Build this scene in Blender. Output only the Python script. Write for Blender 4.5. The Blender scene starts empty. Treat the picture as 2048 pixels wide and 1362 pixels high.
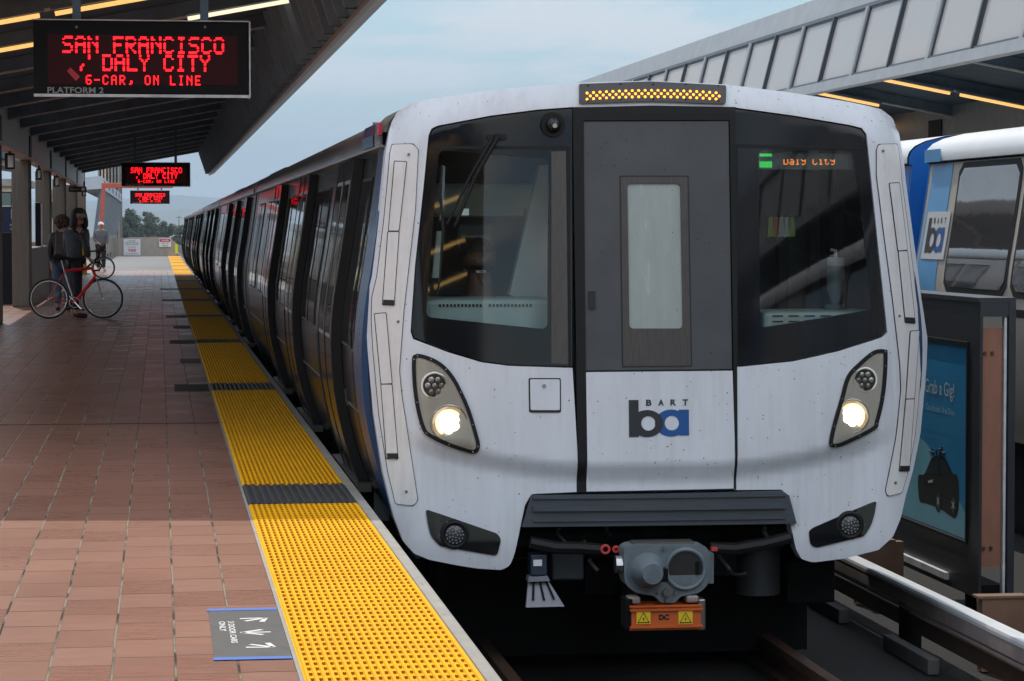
import bpy, bmesh, math, random
from mathutils import Vector, Matrix, noise
from mathutils.geometry import delaunay_2d_cdt
random.seed(7)
R = math.radians
sc = bpy.context.scene
COL = sc.collection

# ------------------------------------------------------------------ camera
FPX = 5200.0; CH = 1.5; VPX, VPY = 319.0, 457.0
TH = math.atan((681 - VPY) / FPX); PS = math.atan((1024 - VPX) / FPX * math.cos(TH))
cam = bpy.data.objects.new('camera', bpy.data.cameras.new('camera')); COL.objects.link(cam)
cam.data.sensor_width = 36; cam.data.lens = FPX / 2048 * 36
cam.data.clip_start = 0.2; cam.data.clip_end = 60000
cam.location = (0, 0, CH); cam.rotation_euler = (math.pi / 2 - TH, 0, -PS)
sc.camera = cam
# ------------------------------------------------------------------ light
SUN_EL, SUN_AZ = 50.0, -8.0          # azimuth from +Y towards +X
w = bpy.data.worlds.new('World'); sc.world = w; w.use_nodes = True
nt = w.node_tree; N = nt.nodes; Lk = nt.links
bg = N['Background']
sky = N.new('ShaderNodeTexSky'); sky.sky_type = 'NISHITA'; sky.sun_disc = False
sky.sun_elevation = R(SUN_EL); sky.sun_rotation = R(SUN_AZ)
sky.air_density = 1.0; sky.dust_density = 0.8
tc = N.new('ShaderNodeTexCoord')
sep = N.new('ShaderNodeSeparateXYZ'); Lk.new(tc.outputs['Generated'], sep.inputs[0])
def wm(op, a, b=None, clamp=False):
    n = N.new('ShaderNodeMath'); n.operation = op; n.use_clamp = clamp
    for i, v in enumerate((a, b)):
        if v is None: continue
        if isinstance(v, (int, float)): n.inputs[i].default_value = v
        else: Lk.new(v, n.inputs[i])
    return n.outputs[0]
zz = wm('ADD', wm('MAXIMUM', sep.outputs[2], 0.0), 0.10)
comb = N.new('ShaderNodeCombineXYZ')
Lk.new(wm('DIVIDE', sep.outputs[0], zz), comb.inputs[0]); Lk.new(wm('DIVIDE', sep.outputs[1], zz), comb.inputs[1])
mp = N.new('ShaderNodeMapping'); mp.inputs['Scale'].default_value = (1.5, 0.8, 1); mp.inputs['Location'].default_value = (3.1, 1.7, 0)
Lk.new(comb.outputs[0], mp.inputs['Vector'])
nz = N.new('ShaderNodeTexNoise'); nz.inputs['Scale'].default_value = 0.9; nz.inputs['Detail'].default_value = 7; nz.inputs['Roughness'].default_value = 0.58; nz.inputs['Distortion'].default_value = 0.5
Lk.new(mp.outputs[0], nz.inputs['Vector'])
mr = N.new('ShaderNodeMapRange'); mr.interpolation_type = 'SMOOTHSTEP'
mr.inputs['From Min'].default_value = 0.42; mr.inputs['From Max'].default_value = 0.58
Lk.new(nz.outputs['Fac'], mr.inputs['Value'])
# extra sky brightness added behind the camera to fill the shaded train front
back = N.new('ShaderNodeMapRange'); back.interpolation_type = 'SMOOTHSTEP'
back.inputs['From Min'].default_value = 0.2; back.inputs['From Max'].default_value = -0.7
back.inputs['To Min'].default_value = 0.0; back.inputs['To Max'].default_value = 1.0
Lk.new(sep.outputs[1], back.inputs['Value'])
cl = N.new('ShaderNodeMixRGB'); cl.inputs['Color1'].default_value = (8.9, 8.9, 8.8, 1); cl.inputs['Color2'].default_value = (27.0, 28.3, 30.5, 1)
high = N.new('ShaderNodeMapRange'); high.interpolation_type = 'SMOOTHSTEP'
high.inputs['From Min'].default_value = 0.22; high.inputs['From Max'].default_value = 0.50
Lk.new(sep.outputs[2], high.inputs['Value'])
Lk.new(wm('MULTIPLY', back.outputs[0], high.outputs[0]), cl.inputs['Fac'])
mx = N.new('ShaderNodeMixRGB')
n_ = N.new('ShaderNodeMath'); n_.operation = 'MULTIPLY_ADD'; n_.inputs[1].default_value = 0.66; n_.inputs[2].default_value = 0.25
Lk.new(mr.outputs[0], n_.inputs[0]); Lk.new(n_.outputs[0], mx.inputs['Fac'])
tint = N.new('ShaderNodeMixRGB'); tint.blend_type = 'MULTIPLY'; tint.inputs['Fac'].default_value = 1; tint.inputs['Color2'].default_value = (0.60, 0.86, 0.98, 1)
Lk.new(sky.outputs[0], tint.inputs['Color1']); Lk.new(tint.outputs[0], mx.inputs['Color1']); Lk.new(cl.outputs[0], mx.inputs['Color2'])
Lk.new(mx.outputs[0], bg.inputs['Color']); bg.inputs['Strength'].default_value = 0.102
sun = bpy.data.objects.new('sun', bpy.data.lights.new('sun', 'SUN')); COL.objects.link(sun)
sun.data.energy = 2.45; sun.data.angle = R(0.5); sun.data.color = (1.0, 0.93, 0.83)
sd = Vector((math.sin(R(SUN_AZ)) * math.cos(R(SUN_EL)), math.cos(R(SUN_AZ)) * math.cos(R(SUN_EL)), math.sin(R(SUN_EL))))
sun.rotation_euler = sd.to_track_quat('Z', 'Y').to_euler(); sun.location = sd * 60
sc.view_settings.view_transform = 'Standard'; sc.view_settings.look = 'None'
sc.view_settings.exposure = 0.15; sc.view_settings.gamma = 1
sc.render.engine = 'CYCLES'
cy = sc.cycles
cy.max_bounces = 7; cy.diffuse_bounces = 3; cy.glossy_bounces = 4; cy.transmission_bounces = 4; cy.transparent_max_bounces = 8; cy.volume_bounces = 0
cy.sample_clamp_indirect = 6; cy.caustics_reflective = False; cy.caustics_refractive = False
cy.use_denoising = True

# ------------------------------------------------------------------ pixel -> place helpers (photo pixels, 2048 wide)
_s, _c = math.sin, math.cos
FW = Vector((_s(PS) * _c(TH), _c(PS) * _c(TH), -_s(TH))); RT = Vector((_c(PS), -_s(PS), 0)); UP = Vector((_s(PS) * _s(TH), _c(PS) * _s(TH), _c(TH)))
def ray(px, py): return FW + RT * ((px - 1024) / FPX) + UP * ((681 - py) / FPX)
def PY(px, py, Y): r = ray(px, py); t = Y / r.y; return (r.x * t, CH + r.z * t)
def PX(px, py, X): r = ray(px, py); t = X / r.x; return (r.y * t, CH + r.z * t)
def PZ(px, py, Z): r = ray(px, py); t = (Z - CH) / r.z; return (r.x * t, r.y * t)

# ------------------------------------------------------------------ materials
MATS = {}
def mat(name, col, rough=0.6, metal=0.0, var=0.0, vscale=6.0, bump=0.0, bscale=40.0, emit=None, estr=0.0, spec=0.5, stretch=None, specks=0.0, speck_scale=60.0, coat=0.0, speck_col=(0.02, 0.018, 0.015), grime=0.0):
    if name in MATS: return MATS[name]
    m = bpy.data.materials.new(name); m.use_nodes = True; MATS[name] = m
    t = m.node_tree; p = t.nodes['Principled BSDF']
    p.inputs['Base Color'].default_value = (*col, 1); p.inputs['Roughness'].default_value = rough
    p.inputs['Metallic'].default_value = metal; p.inputs['Specular IOR Level'].default_value = spec
    if coat: p.inputs['Coat Weight'].default_value = coat; p.inputs['Coat Roughness'].default_value = 0.08
    if emit: p.inputs['Emission Color'].default_value = (*emit, 1); p.inputs['Emission Strength'].default_value = estr
    if var or bump or specks or grime:
        c = t.nodes.new('ShaderNodeTexCoord'); mpn = t.nodes.new('ShaderNodeMapping')
        t.links.new(c.outputs['Object'], mpn.inputs['Vector'])
        if stretch: mpn.inputs['Scale'].default_value = stretch
    last = None
    if var:
        n = t.nodes.new('ShaderNodeTexNoise'); n.inputs['Scale'].default_value = vscale; n.inputs['Detail'].default_value = 6; n.inputs['Roughness'].default_value = 0.65
        t.links.new(mpn.outputs[0], n.inputs['Vector'])
        r = t.nodes.new('ShaderNodeValToRGB'); r.color_ramp.elements[0].position = 0.3; r.color_ramp.elements[1].position = 0.7
        r.color_ramp.elements[0].color = (*[x * (1 - var) for x in col], 1); r.color_ramp.elements[1].color = (*[min(1, x * (1 + var)) for x in col], 1)
        t.links.new(n.outputs['Fac'], r.inputs['Fac']); last = r.outputs[0]
        rr = t.nodes.new('ShaderNodeMapRange'); rr.inputs['To Min'].default_value = max(0.02, rough * 0.8); rr.inputs['To Max'].default_value = min(1, rough * 1.25)
        t.links.new(n.outputs['Fac'], rr.inputs['Value']); t.links.new(rr.outputs[0], p.inputs['Roughness'])
    if grime:      # thin run-down streaks and film of brake dust
        gm_ = t.nodes.new('ShaderNodeMapping'); gm_.inputs['Scale'].default_value = (22, 22, 0.9); t.links.new(c.outputs['Object'], gm_.inputs['Vector'])
        g1 = t.nodes.new('ShaderNodeTexNoise'); g1.inputs['Scale'].default_value = 1.6; g1.inputs['Detail'].default_value = 5; t.links.new(gm_.outputs[0], g1.inputs['Vector'])
        g2 = t.nodes.new('ShaderNodeTexNoise'); g2.inputs['Scale'].default_value = 1.7; g2.inputs['Detail'].default_value = 6; g2.inputs['Roughness'].default_value = 0.7; t.links.new(c.outputs['Object'], g2.inputs['Vector'])
        gx_ = t.nodes.new('ShaderNodeMath'); gx_.operation = 'MULTIPLY'; t.links.new(g1.outputs['Fac'], gx_.inputs[0]); t.links.new(g2.outputs['Fac'], gx_.inputs[1])
        gr_ = t.nodes.new('ShaderNodeMapRange'); gr_.inputs['From Min'].default_value = 0.22; gr_.inputs['From Max'].default_value = 0.46; gr_.inputs['To Max'].default_value = grime; t.links.new(gx_.outputs[0], gr_.inputs['Value'])
        gk = t.nodes.new('ShaderNodeMixRGB'); t.links.new(gr_.outputs[0], gk.inputs['Fac']); gk.inputs['Color2'].default_value = (0.30, 0.275, 0.24, 1)
        if last: t.links.new(last, gk.inputs['Color1'])
        else: gk.inputs['Color1'].default_value = (*col, 1)
        last = gk.outputs[0]
    if specks:
        v = t.nodes.new('ShaderNodeTexVoronoi'); v.inputs['Scale'].default_value = speck_scale; v.inputs['Randomness'].default_value = 1
        t.links.new(c.outputs['Object'], v.inputs['Vector'])
        nn = t.nodes.new('ShaderNodeTexNoise'); nn.inputs['Scale'].default_value = 9; t.links.new(c.outputs['Object'], nn.inputs['Vector'])
        sx = t.nodes.new('ShaderNodeSeparateColor'); t.links.new(v.outputs['Color'], sx.inputs[0])
        # a speck of random size in a few of the cells
        th = t.nodes.new('ShaderNodeMapRange'); th.inputs['From Min'].default_value = 0.60; th.inputs['From Max'].default_value = 1.0
        th.inputs['To Min'].default_value = 0.0; th.inputs['To Max'].default_value = specks
        t.links.new(sx.outputs[0], th.inputs['Value'])
        lt = t.nodes.new('ShaderNodeMath'); lt.operation = 'LESS_THAN'; t.links.new(v.outputs['Distance'], lt.inputs[0]); t.links.new(th.outputs[0], lt.inputs[1])
        ml = t.nodes.new('ShaderNodeMath'); ml.operation = 'MULTIPLY'; t.links.new(lt.outputs[0], ml.inputs[0]); t.links.new(sx.outputs[1], ml.inputs[1])
        mm = t.nodes.new('ShaderNodeMixRGB'); t.links.new(ml.outputs[0], mm.inputs['Fac'])
        if last: t.links.new(last, mm.inputs['Color1'])
        else: mm.inputs['Color1'].default_value = (*col, 1)
        mm.inputs['Color2'].default_value = (*speck_col, 1); last = mm.outputs[0]
    if last: t.links.new(last, p.inputs['Base Color'])
    if bump:
        n2 = t.nodes.new('ShaderNodeTexNoise'); n2.inputs['Scale'].default_value = bscale; n2.inputs['Detail'].default_value = 5
        t.links.new(mpn.outputs[0], n2.inputs['Vector'])
        b = t.nodes.new('ShaderNodeBump'); b.inputs['Strength'].default_value = bump; b.inputs['Distance'].default_value = 0.02
        t.links.new(n2.outputs['Fac'], b.inputs['Height']); t.links.new(b.outputs[0], p.inputs['Normal'])
    return m
def glass(name, tint, refl=1.0, rough=0.02, ior=1.5, dirt=0.0, dirtcol=(0.3, 0.3, 0.28)):
    """thin pane: tinted see-through plus mirror reflection, with an optional film of dust"""
    m = bpy.data.materials.new(name); m.use_nodes = True; MATS[name] = m
    t = m.node_tree; t.nodes.clear(); o = t.nodes.new('ShaderNodeOutputMaterial')
    a = t.nodes.new('ShaderNodeBsdfTransparent'); a.inputs[0].default_value = (*tint, 1)
    g = t.nodes.new('ShaderNodeBsdfGlossy'); g.inputs['Roughness'].default_value = rough; g.inputs[0].default_value = (refl, refl, refl, 1)
    f = t.nodes.new('ShaderNodeFresnel'); f.inputs['IOR'].default_value = ior
    x = t.nodes.new('ShaderNodeMixShader'); t.links.new(f.outputs[0], x.inputs[0]); t.links.new(a.outputs[0], x.inputs[1]); t.links.new(g.outputs[0], x.inputs[2])
    out = x
    if dirt:
        d = t.nodes.new('ShaderNodeBsdfDiffuse'); d.inputs[0].default_value = (*dirtcol, 1)
        x2 = t.nodes.new('ShaderNodeMixShader'); x2.inputs[0].default_value = dirt
        t.links.new(x.outputs[0], x2.inputs[1]); t.links.new(d.outputs[0], x2.inputs[2]); out = x2
    t.links.new(out.outputs[0], o.inputs[0]); return m

M_white = mat('white_paint', (0.625, 0.66, 0.71), 0.34, var=0.05, vscale=2.2, stretch=(3.2, 3.2, 0.9), bump=0.02, bscale=8, specks=0.21, speck_scale=44, coat=0.12, grime=0.22)
M_whitep = mat('white_plate', (0.68, 0.68, 0.68), 0.4, var=0.06, vscale=5, grime=0.3, specks=0.10, speck_scale=60)
M_seam = mat('dark_seam', (0.012, 0.012, 0.013), 0.6)
M_blackg = mat('black_gloss', (0.008, 0.009, 0.011), 0.07, var=0.25, vscale=2.5, spec=0.4)
M_blackm = mat('black_rubber', (0.010, 0.010, 0.011), 0.55, spec=0.25, var=0.2, vscale=12)
M_door = mat('cab_door_grey', (0.055, 0.058, 0.065), 0.33, var=0.16, vscale=3, bump=0.03, bscale=60, specks=0.2, speck_scale=28, speck_col=(0.01, 0.01, 0.01))
M_doorfr = mat('door_window_surround', (0.055, 0.05, 0.047), 0.35, var=0.3, vscale=5, stretch=(26, 26, 1.2))
M_bumper = mat('bumper_grey', (0.045, 0.055, 0.068), 0.45, var=0.18, vscale=5, stretch=(1, 1, 8))
M_under = mat('underframe_black', (0.006, 0.0065, 0.007), 0.8, spec=0.15, var=0.3, vscale=9)
M_steel = mat('brushed_steel', (0.36, 0.335, 0.315), 0.15, metal=1.0, var=0.12, vscale=3, stretch=(1, 0.3, 9), bump=0.015, bscale=3)
M_steel2 = mat('door_steel', (0.42, 0.39, 0.365), 0.12, metal=1.0, var=0.1, vscale=3, stretch=(1, 4, 2))
M_roof = mat('roof_grey', (0.22, 0.21, 0.20), 0.25, metal=0.6, var=0.12, vscale=2, stretch=(1, 0.4, 1))
M_blue = mat('blue_band', (0.008, 0.045, 0.13), 0.28, var=0.1, vscale=3, coat=0.2)
M_winglass = mat('side_window_glass', (0.10, 0.105, 0.11), 0.025, metal=0.75, spec=0.9, bump=0.03, bscale=4.5)
M_trim = mat('window_trim', (0.25, 0.24, 0.23), 0.3, metal=0.8)
M_conc = mat('concrete', (0.30, 0.28, 0.25), 0.85, var=0.16, vscale=3, bump=0.15, bscale=30)
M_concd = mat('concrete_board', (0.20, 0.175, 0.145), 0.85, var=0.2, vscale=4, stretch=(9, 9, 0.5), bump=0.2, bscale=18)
M_wall = mat('concrete_wall', (0.36, 0.33, 0.285), 0.85, var=0.15, vscale=4, stretch=(6, 6, 0.6))
M_curb = mat('curb_concrete', (0.34, 0.32, 0.285), 0.8, var=0.16, vscale=7, specks=0.3, speck_scale=45)
M_domeside = mat('tactile_dome_side', (0.36, 0.165, 0.005), 0.8, spec=0.1, var=0.2, vscale=3)  # darker yellow on the sides of the domes
M_yellow = mat('tactile_yellow', (0.93, 0.46, 0.006), 0.65, spec=0.12, var=0.10, vscale=2.2, specks=0.22, speck_scale=50, speck_col=(0.25, 0.15, 0.03))
M_dark = mat('tactile_black', (0.045, 0.045, 0.046), 0.6, var=0.25, vscale=6)
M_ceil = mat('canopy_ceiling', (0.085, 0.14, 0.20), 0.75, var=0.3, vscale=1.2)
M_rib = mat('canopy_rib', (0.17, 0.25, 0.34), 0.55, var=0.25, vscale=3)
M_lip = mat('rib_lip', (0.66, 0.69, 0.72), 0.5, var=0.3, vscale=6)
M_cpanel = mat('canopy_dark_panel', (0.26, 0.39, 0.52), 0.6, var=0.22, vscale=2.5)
M_galv = mat('galvanised', (0.42, 0.43, 0.44), 0.45, metal=0.6, var=0.16, vscale=5)
M_capg = mat('cap_grey', (0.36, 0.38, 0.40), 0.45, var=0.14, vscale=3, metal=0.2)
M_mull = mat('mullion_blue', (0.055, 0.065, 0.08), 0.4, var=0.1)
M_signb = mat('sign_black', (0.006, 0.006, 0.007), 0.5, spec=0.15)
M_signr = mat('sign_red_face', (0.022, 0.002, 0.003), 0.4, spec=0.15, emit=(0.5, 0.0, 0.01), estr=0.012)
M_led = mat('led_red', (0.1, 0, 0), 0.5, emit=(1.0, 0.006, 0.012), estr=5.0)
M_amber = mat('led_amber', (0.2, 0.08, 0), 0.5, emit=(1.0, 0.31, 0.02), estr=3.4)
M_ledo = mat('led_orange', (0.2, 0.08, 0), 0.5, emit=(1.0, 0.25, 0.03), estr=1.3)
M_green = mat('led_green', (0, 0.2, 0), 0.5, emit=(0.03, 0.9, 0.12), estr=1.0)
M_tube = mat('fluorescent_tube', (0.8, 0.7, 0.5), 0.5, emit=(1.0, 0.52, 0.15), estr=1.05)
M_tubew = mat('fluorescent_tube_pale', (0.8, 0.8, 0.7), 0.5, emit=(1.0, 0.84, 0.58), estr=1.1)
M_head = mat('headlight_led', (1, 1, 1), 0.5, emit=(1.0, 0.90, 0.72), estr=14)
M_lens = mat('lamp_lens', (0.32, 0.31, 0.29), 0.12, var=0.2, vscale=30, metal=0.5)
M_lampdark = mat('lamp_dark', (0.03, 0.03, 0.03), 0.2)
M_bezel = mat('headlight_bezel', (0.84, 0.81, 0.75), 0.35, var=0.1, vscale=6)
M_letter = mat('letter_white', (0.75, 0.75, 0.74), 0.6)
M_lettergrey = mat('letter_grey', (0.32, 0.32, 0.32), 0.6)
M_logod = mat('logo_dark', (0.018, 0.020, 0.027), 0.45)
M_logob = mat('logo_blue', (0.005, 0.075, 0.28), 0.4)
M_red = mat('red_paint', (0.75, 0.018, 0.025), 0.25, coat=0.4)
M_redgantry = mat('gantry_red', (0.50, 0.10, 0.07), 0.6, var=0.12)
M_orange = mat('orange_box', (0.55, 0.11, 0.018), 0.45, var=0.12, vscale=8)
M_haz = mat('hazard_yellow', (0.80, 0.55, 0.02), 0.5)
M_coup = mat('coupler_grey', (0.13, 0.165, 0.185), 0.42, var=0.22, vscale=9, specks=0.2, speck_scale=50)
M_chrome = mat('chrome', (0.6, 0.6, 0.6), 0.2, metal=1.0)
M_tyre = mat('tyre_rubber', (0.02, 0.02, 0.02), 0.7)
M_skin = mat('skin', (0.46, 0.27, 0.19), 0.55)
M_skind = mat('skin_dark', (0.15, 0.08, 0.052), 0.5)
M_hair = mat('hair_black', (0.010, 0.008, 0.007), 0.5, bump=0.6, bscale=60)
M_hairb = mat('hair_brown', (0.07, 0.035, 0.014), 0.6, bump=0.6, bscale=60)
M_coat = mat('puffer_navy', (0.014, 0.017, 0.026), 0.4, var=0.3, vscale=10, stretch=(1, 1, 4.5), bump=1.0, bscale=5)
M_jean = mat('dark_trousers', (0.014, 0.016, 0.022), 0.8, var=0.2, vscale=12)
M_denim = mat('denim_blue', (0.045, 0.08, 0.14), 0.8, var=0.2, vscale=12)
M_hoodie = mat('grey_hoodie', (0.12, 0.135, 0.15), 0.85)
M_pack = mat('backpack_brown', (0.055, 0.042, 0.036), 0.7, var=0.3, vscale=9)
M_yel = mat('yellow_shirt', (0.70, 0.42, 0.02), 0.7)
M_shoe = mat('shoe_dark', (0.035, 0.012, 0.012), 0.6)
M_teal = mat('cab_teal', (0.62, 0.80, 0.78), 0.5, var=0.06)
M_cabdark = mat('cab_dark', (0.16, 0.205, 0.21), 0.6)
M_paper = mat('paper_white', (0.72, 0.73, 0.74), 0.7)
M_redprint = mat('red_print', (0.50, 0.02, 0.04), 0.6)
M_posterb = mat('poster_navy', (0.010, 0.022, 0.07), 0.4, var=0.2, vscale=2)
M_frame = mat('panel_frame', (0.045, 0.050, 0.058), 0.4, metal=0.3, var=0.15, vscale=4)
M_salmon = mat('plywood_salmon', (0.34, 0.16, 0.105), 0.75, var=0.15, vscale=5, stretch=(3, 3, 0.6))
M_cream = mat('cream_wall', (0.62, 0.52, 0.38), 0.8, var=0.08)
M_grout = mat('joint_black', (0.02, 0.018, 0.016), 0.9)
M_ballast = mat('ballast', (0.011, 0.010, 0.010), 0.95, var=0.5, vscale=25, bump=0.8, bscale=30)
M_rail = mat('rail_steel', (0.16, 0.10, 0.07), 0.4, metal=0.7, var=0.3, vscale=8)
M_cover = mat('third_rail_cover', (0.62, 0.64, 0.66), 0.45, var=0.12, vscale=6, stretch=(1, 0.4, 1))
M_covers = mat('third_rail_side', (0.30, 0.25, 0.235), 0.6, var=0.2, vscale=7)
M_bark = mat('bark', (0.07, 0.05, 0.035), 0.9)
M_leaf = mat('leaf_dark', (0.040, 0.062, 0.028), 0.7, var=0.5, vscale=0.9)
M_leaf2 = mat('leaf_olive', (0.065, 0.080, 0.035), 0.7, var=0.5, vscale=0.9)
M_hill = mat('hill_grass', (0.11, 0.115, 0.07), 0.95, var=0.45, vscale=0.004)
M_ground = mat('ground_soil', (0.13, 0.12, 0.09), 0.95, var=0.3, vscale=0.02)
M_white2 = mat('roof_white', (0.70, 0.71, 0.72), 0.35, var=0.06, vscale=2)
M_ltblue = mat('light_blue_stripe', (0.12, 0.36, 0.66), 0.35, var=0.06)
M_midblue = mat('mid_blue_end', (0.008, 0.13, 0.45), 0.4, var=0.1)
M_aged = mat('aged_steel', (0.56, 0.51, 0.45), 0.5, metal=0.4, var=0.10, vscale=4, stretch=(1, 5, 0.4))
M_mirrorwin = mat('mirror_window', (0.50, 0.505, 0.515), 0.03, metal=0.9, bump=0.10, bscale=0.55)
M_adblue = mat('ad_blue', (0.02, 0.30, 0.60), 0.35, var=0.15, vscale=1.2)
M_adpale = mat('ad_pale_blue', (0.22, 0.58, 0.74), 0.35, var=0.1, vscale=2)
M_adtext = mat('ad_text', (0.45, 0.62, 0.72), 0.4)
M_black = mat('black_print', (0.010, 0.010, 0.011), 0.45)
M_tape = mat('blue_tape', (0.03, 0.14, 0.55), 0.5)
M_sticker = mat('sticker_grey', (0.042, 0.044, 0.044), 0.5, var=0.2, vscale=10)
G_front = glass('windscreen_glass', (0.84, 0.90, 0.90), refl=0.95, ior=1.62, dirt=0.006)
G_pane = glass('canopy_pane_glass', (0.72, 0.72, 0.74), refl=1.0, rough=0.05, ior=1.75, dirt=0.60, dirtcol=(0.72, 0.70, 0.69))
G_lamp = glass('headlight_cover', (0.92, 0.91, 0.88), refl=0.8, ior=1.4, dirt=0.05)

def paver_mat():
    m = bpy.data.materials.new('terracotta_pavers'); m.use_nodes = True
    t = m.node_tree; p = t.nodes['Principled BSDF']; p.inputs['Specular IOR Level'].default_value = 0.5; nn = t.nodes; lk = t.links
    c = nn.new('ShaderNodeTexCoord'); s = nn.new('ShaderNodeSeparateXYZ'); lk.new(c.outputs['Object'], s.inputs[0])
    def mth(op, a, b=None, c3=None):
        n = nn.new('ShaderNodeMath'); n.operation = op
        for i, v in enumerate((a, b, c3)):
            if v is None: continue
            if isinstance(v, (int, float)): n.inputs[i].default_value = v
            else: lk.new(v, n.inputs[i])
        return n.outputs[0]
    # slight waviness of the joints
    wn = nn.new('ShaderNodeTexNoise'); wn.inputs['Scale'].default_value = 1.3; lk.new(c.outputs['Object'], wn.inputs['Vector'])
    wob = mth('MULTIPLY', mth('SUBTRACT', wn.outputs['Fac'], 0.5), 0.012)
    u = mth('DIVIDE', mth('ADD', mth('SUBTRACT', s.outputs[0], 0.0456), wob), 0.2137)
    iu = mth('FLOOR', u); fu = mth('FRACT', u)
    r1 = nn.new('ShaderNodeTexWhiteNoise'); r1.noise_dimensions = '1D'; lk.new(iu, r1.inputs['W'])
    v = mth('ADD', mth('DIVIDE', s.outputs[1], 0.40), mth('MULTIPLY', r1.outputs['Value'], 7.0))
    iv = mth('FLOOR', v); fv = mth('FRACT', v)
    cb = nn.new('ShaderNodeCombineXYZ'); lk.new(iu, cb.inputs[0]); lk.new(iv, cb.inputs[1])
    r2 = nn.new('ShaderNodeTexWhiteNoise'); r2.noise_dimensions = '2D'; lk.new(cb.outputs[0], r2.inputs['Vector'])
    du = mth('MINIMUM', fu, mth('SUBTRACT', 1.0, fu)); dv = mth('MINIMUM', fv, mth('SUBTRACT', 1.0, fv))
    gu = nn.new('ShaderNodeMapRange'); gu.inputs['From Min'].default_value = 0.013; gu.inputs['From Max'].default_value = 0.028; gu.inputs['To Min'].default_value = 1; gu.inputs['To Max'].default_value = 0; lk.new(du, gu.inputs['Value'])
    gv = nn.new('ShaderNodeMapRange'); gv.inputs['From Min'].default_value = 0.012; gv.inputs['From Max'].default_value = 0.024; gv.inputs['To Min'].default_value = 1; gv.inputs['To Max'].default_value = 0; lk.new(dv, gv.inputs['Value'])
    gvs = mth('MULTIPLY', gv.outputs[0], mth('MULTIPLY_ADD', r2.outputs['Value'], 0.85, 0.15))
    gr = mth('MAXIMUM', gu.outputs[0], gvs)
    # colour inside a paver: streaks across, blotches, per-paver shift
    st = nn.new('ShaderNodeMapping'); st.inputs['Scale'].default_value = (2.2, 16, 1); lk.new(c.outputs['Object'], st.inputs['Vector'])
    n1 = nn.new('ShaderNodeTexNoise'); n1.inputs['Scale'].default_value = 2.2; n1.inputs['Detail'].default_value = 7; n1.inputs['Roughness'].default_value = 0.7; lk.new(st.outputs[0], n1.inputs['Vector'])
    n2 = nn.new('ShaderNodeTexNoise'); n2.inputs['Scale'].default_value = 0.8; n2.inputs['Detail'].default_value = 4; lk.new(c.outputs['Object'], n2.inputs['Vector'])
    fac = mth('ADD', mth('MULTIPLY', n1.outputs['Fac'], 0.32), mth('ADD', mth('MULTIPLY', r2.outputs['Value'], 0.09), mth('MULTIPLY', n2.outputs['Fac'], 0.62)))
    rp = nn.new('ShaderNodeValToRGB'); e = rp.color_ramp.elements
    e[0].position = 0.30; e[0].color = (0.265, 0.122, 0.084, 1); e[1].position = 0.86; e[1].color = (0.44, 0.235, 0.165, 1)
    k = e.new(0.58); k.color = (0.355, 0.172, 0.116, 1)
    lk.new(fac, rp.inputs['Fac'])
    gc = nn.new('ShaderNodeValToRGB'); gc.color_ramp.elements[0].color = (0.085, 0.068, 0.055, 1); gc.color_ramp.elements[1].color = (0.30, 0.265, 0.20, 1)
    gc.color_ramp.elements[0].position = 0.40; gc.color_ramp.elements[1].position = 0.56
    n3 = nn.new('ShaderNodeTexNoise'); n3.inputs['Scale'].default_value = 3; lk.new(c.outputs['Object'], n3.inputs['Vector']); lk.new(n3.outputs['Fac'], gc.inputs['Fac'])
    gm = nn.new('ShaderNodeMixRGB'); lk.new(gu.outputs[0], gm.inputs['Fac']); gm.inputs['Color1'].default_value = (0.035, 0.025, 0.022, 1); lk.new(gc.outputs[0], gm.inputs['Color2'])
    fm = nn.new('ShaderNodeMixRGB'); lk.new(gr, fm.inputs['Fac']); lk.new(rp.outputs[0], fm.inputs['Color1']); lk.new(gm.outputs[0], fm.inputs['Color2'])
    lk.new(fm.outputs[0], p.inputs['Base Color'])
    ro = nn.new('ShaderNodeMapRange'); ro.inputs['To Min'].default_value = 0.18; ro.inputs['To Max'].default_value = 0.42; rv = mth('ADD', mth('MULTIPLY', n1.outputs['Fac'], 0.75), mth('MULTIPLY', r2.outputs['Value'], 0.25)); lk.new(rv, ro.inputs['Value']); lk.new(ro.outputs[0], p.inputs['Roughness'])
    lk.new(mth('MULTIPLY', mth('SUBTRACT', 1.0, gr), 0.5), p.inputs['Specular IOR Level'])
    h = mth('ADD', mth('MULTIPLY', gr, -1.0), mth('ADD', mth('MULTIPLY', n1.outputs['Fac'], 0.10), mth('MULTIPLY', r2.outputs['Value'], 0.12)))
    b = nn.new('ShaderNodeBump'); b.inputs['Strength'].default_value = 0.3; b.inputs['Distance'].default_value = 0.004; lk.new(h, b.inputs['Height'])
    tl_ = nn.new('ShaderNodeVectorMath'); tl_.operation = 'SUBTRACT'; lk.new(r2.outputs['Color'], tl_.inputs[0]); tl_.inputs[1].default_value = (0.5, 0.5, 0.5)
    ts_ = nn.new('ShaderNodeVectorMath'); ts_.operation = 'SCALE'; lk.new(tl_.outputs[0], ts_.inputs[0]); ts_.inputs['Scale'].default_value = 0.012
    ta_ = nn.new('ShaderNodeVectorMath'); ta_.operation = 'ADD'; lk.new(b.outputs[0], ta_.inputs[0]); lk.new(ts_.outputs[0], ta_.inputs[1])
    tn_ = nn.new('ShaderNodeVectorMath'); tn_.operation = 'NORMALIZE'; lk.new(ta_.outputs[0], tn_.inputs[0]); lk.new(tn_.outputs[0], p.inputs['Normal'])
    return m
M_paver = paver_mat()

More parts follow.
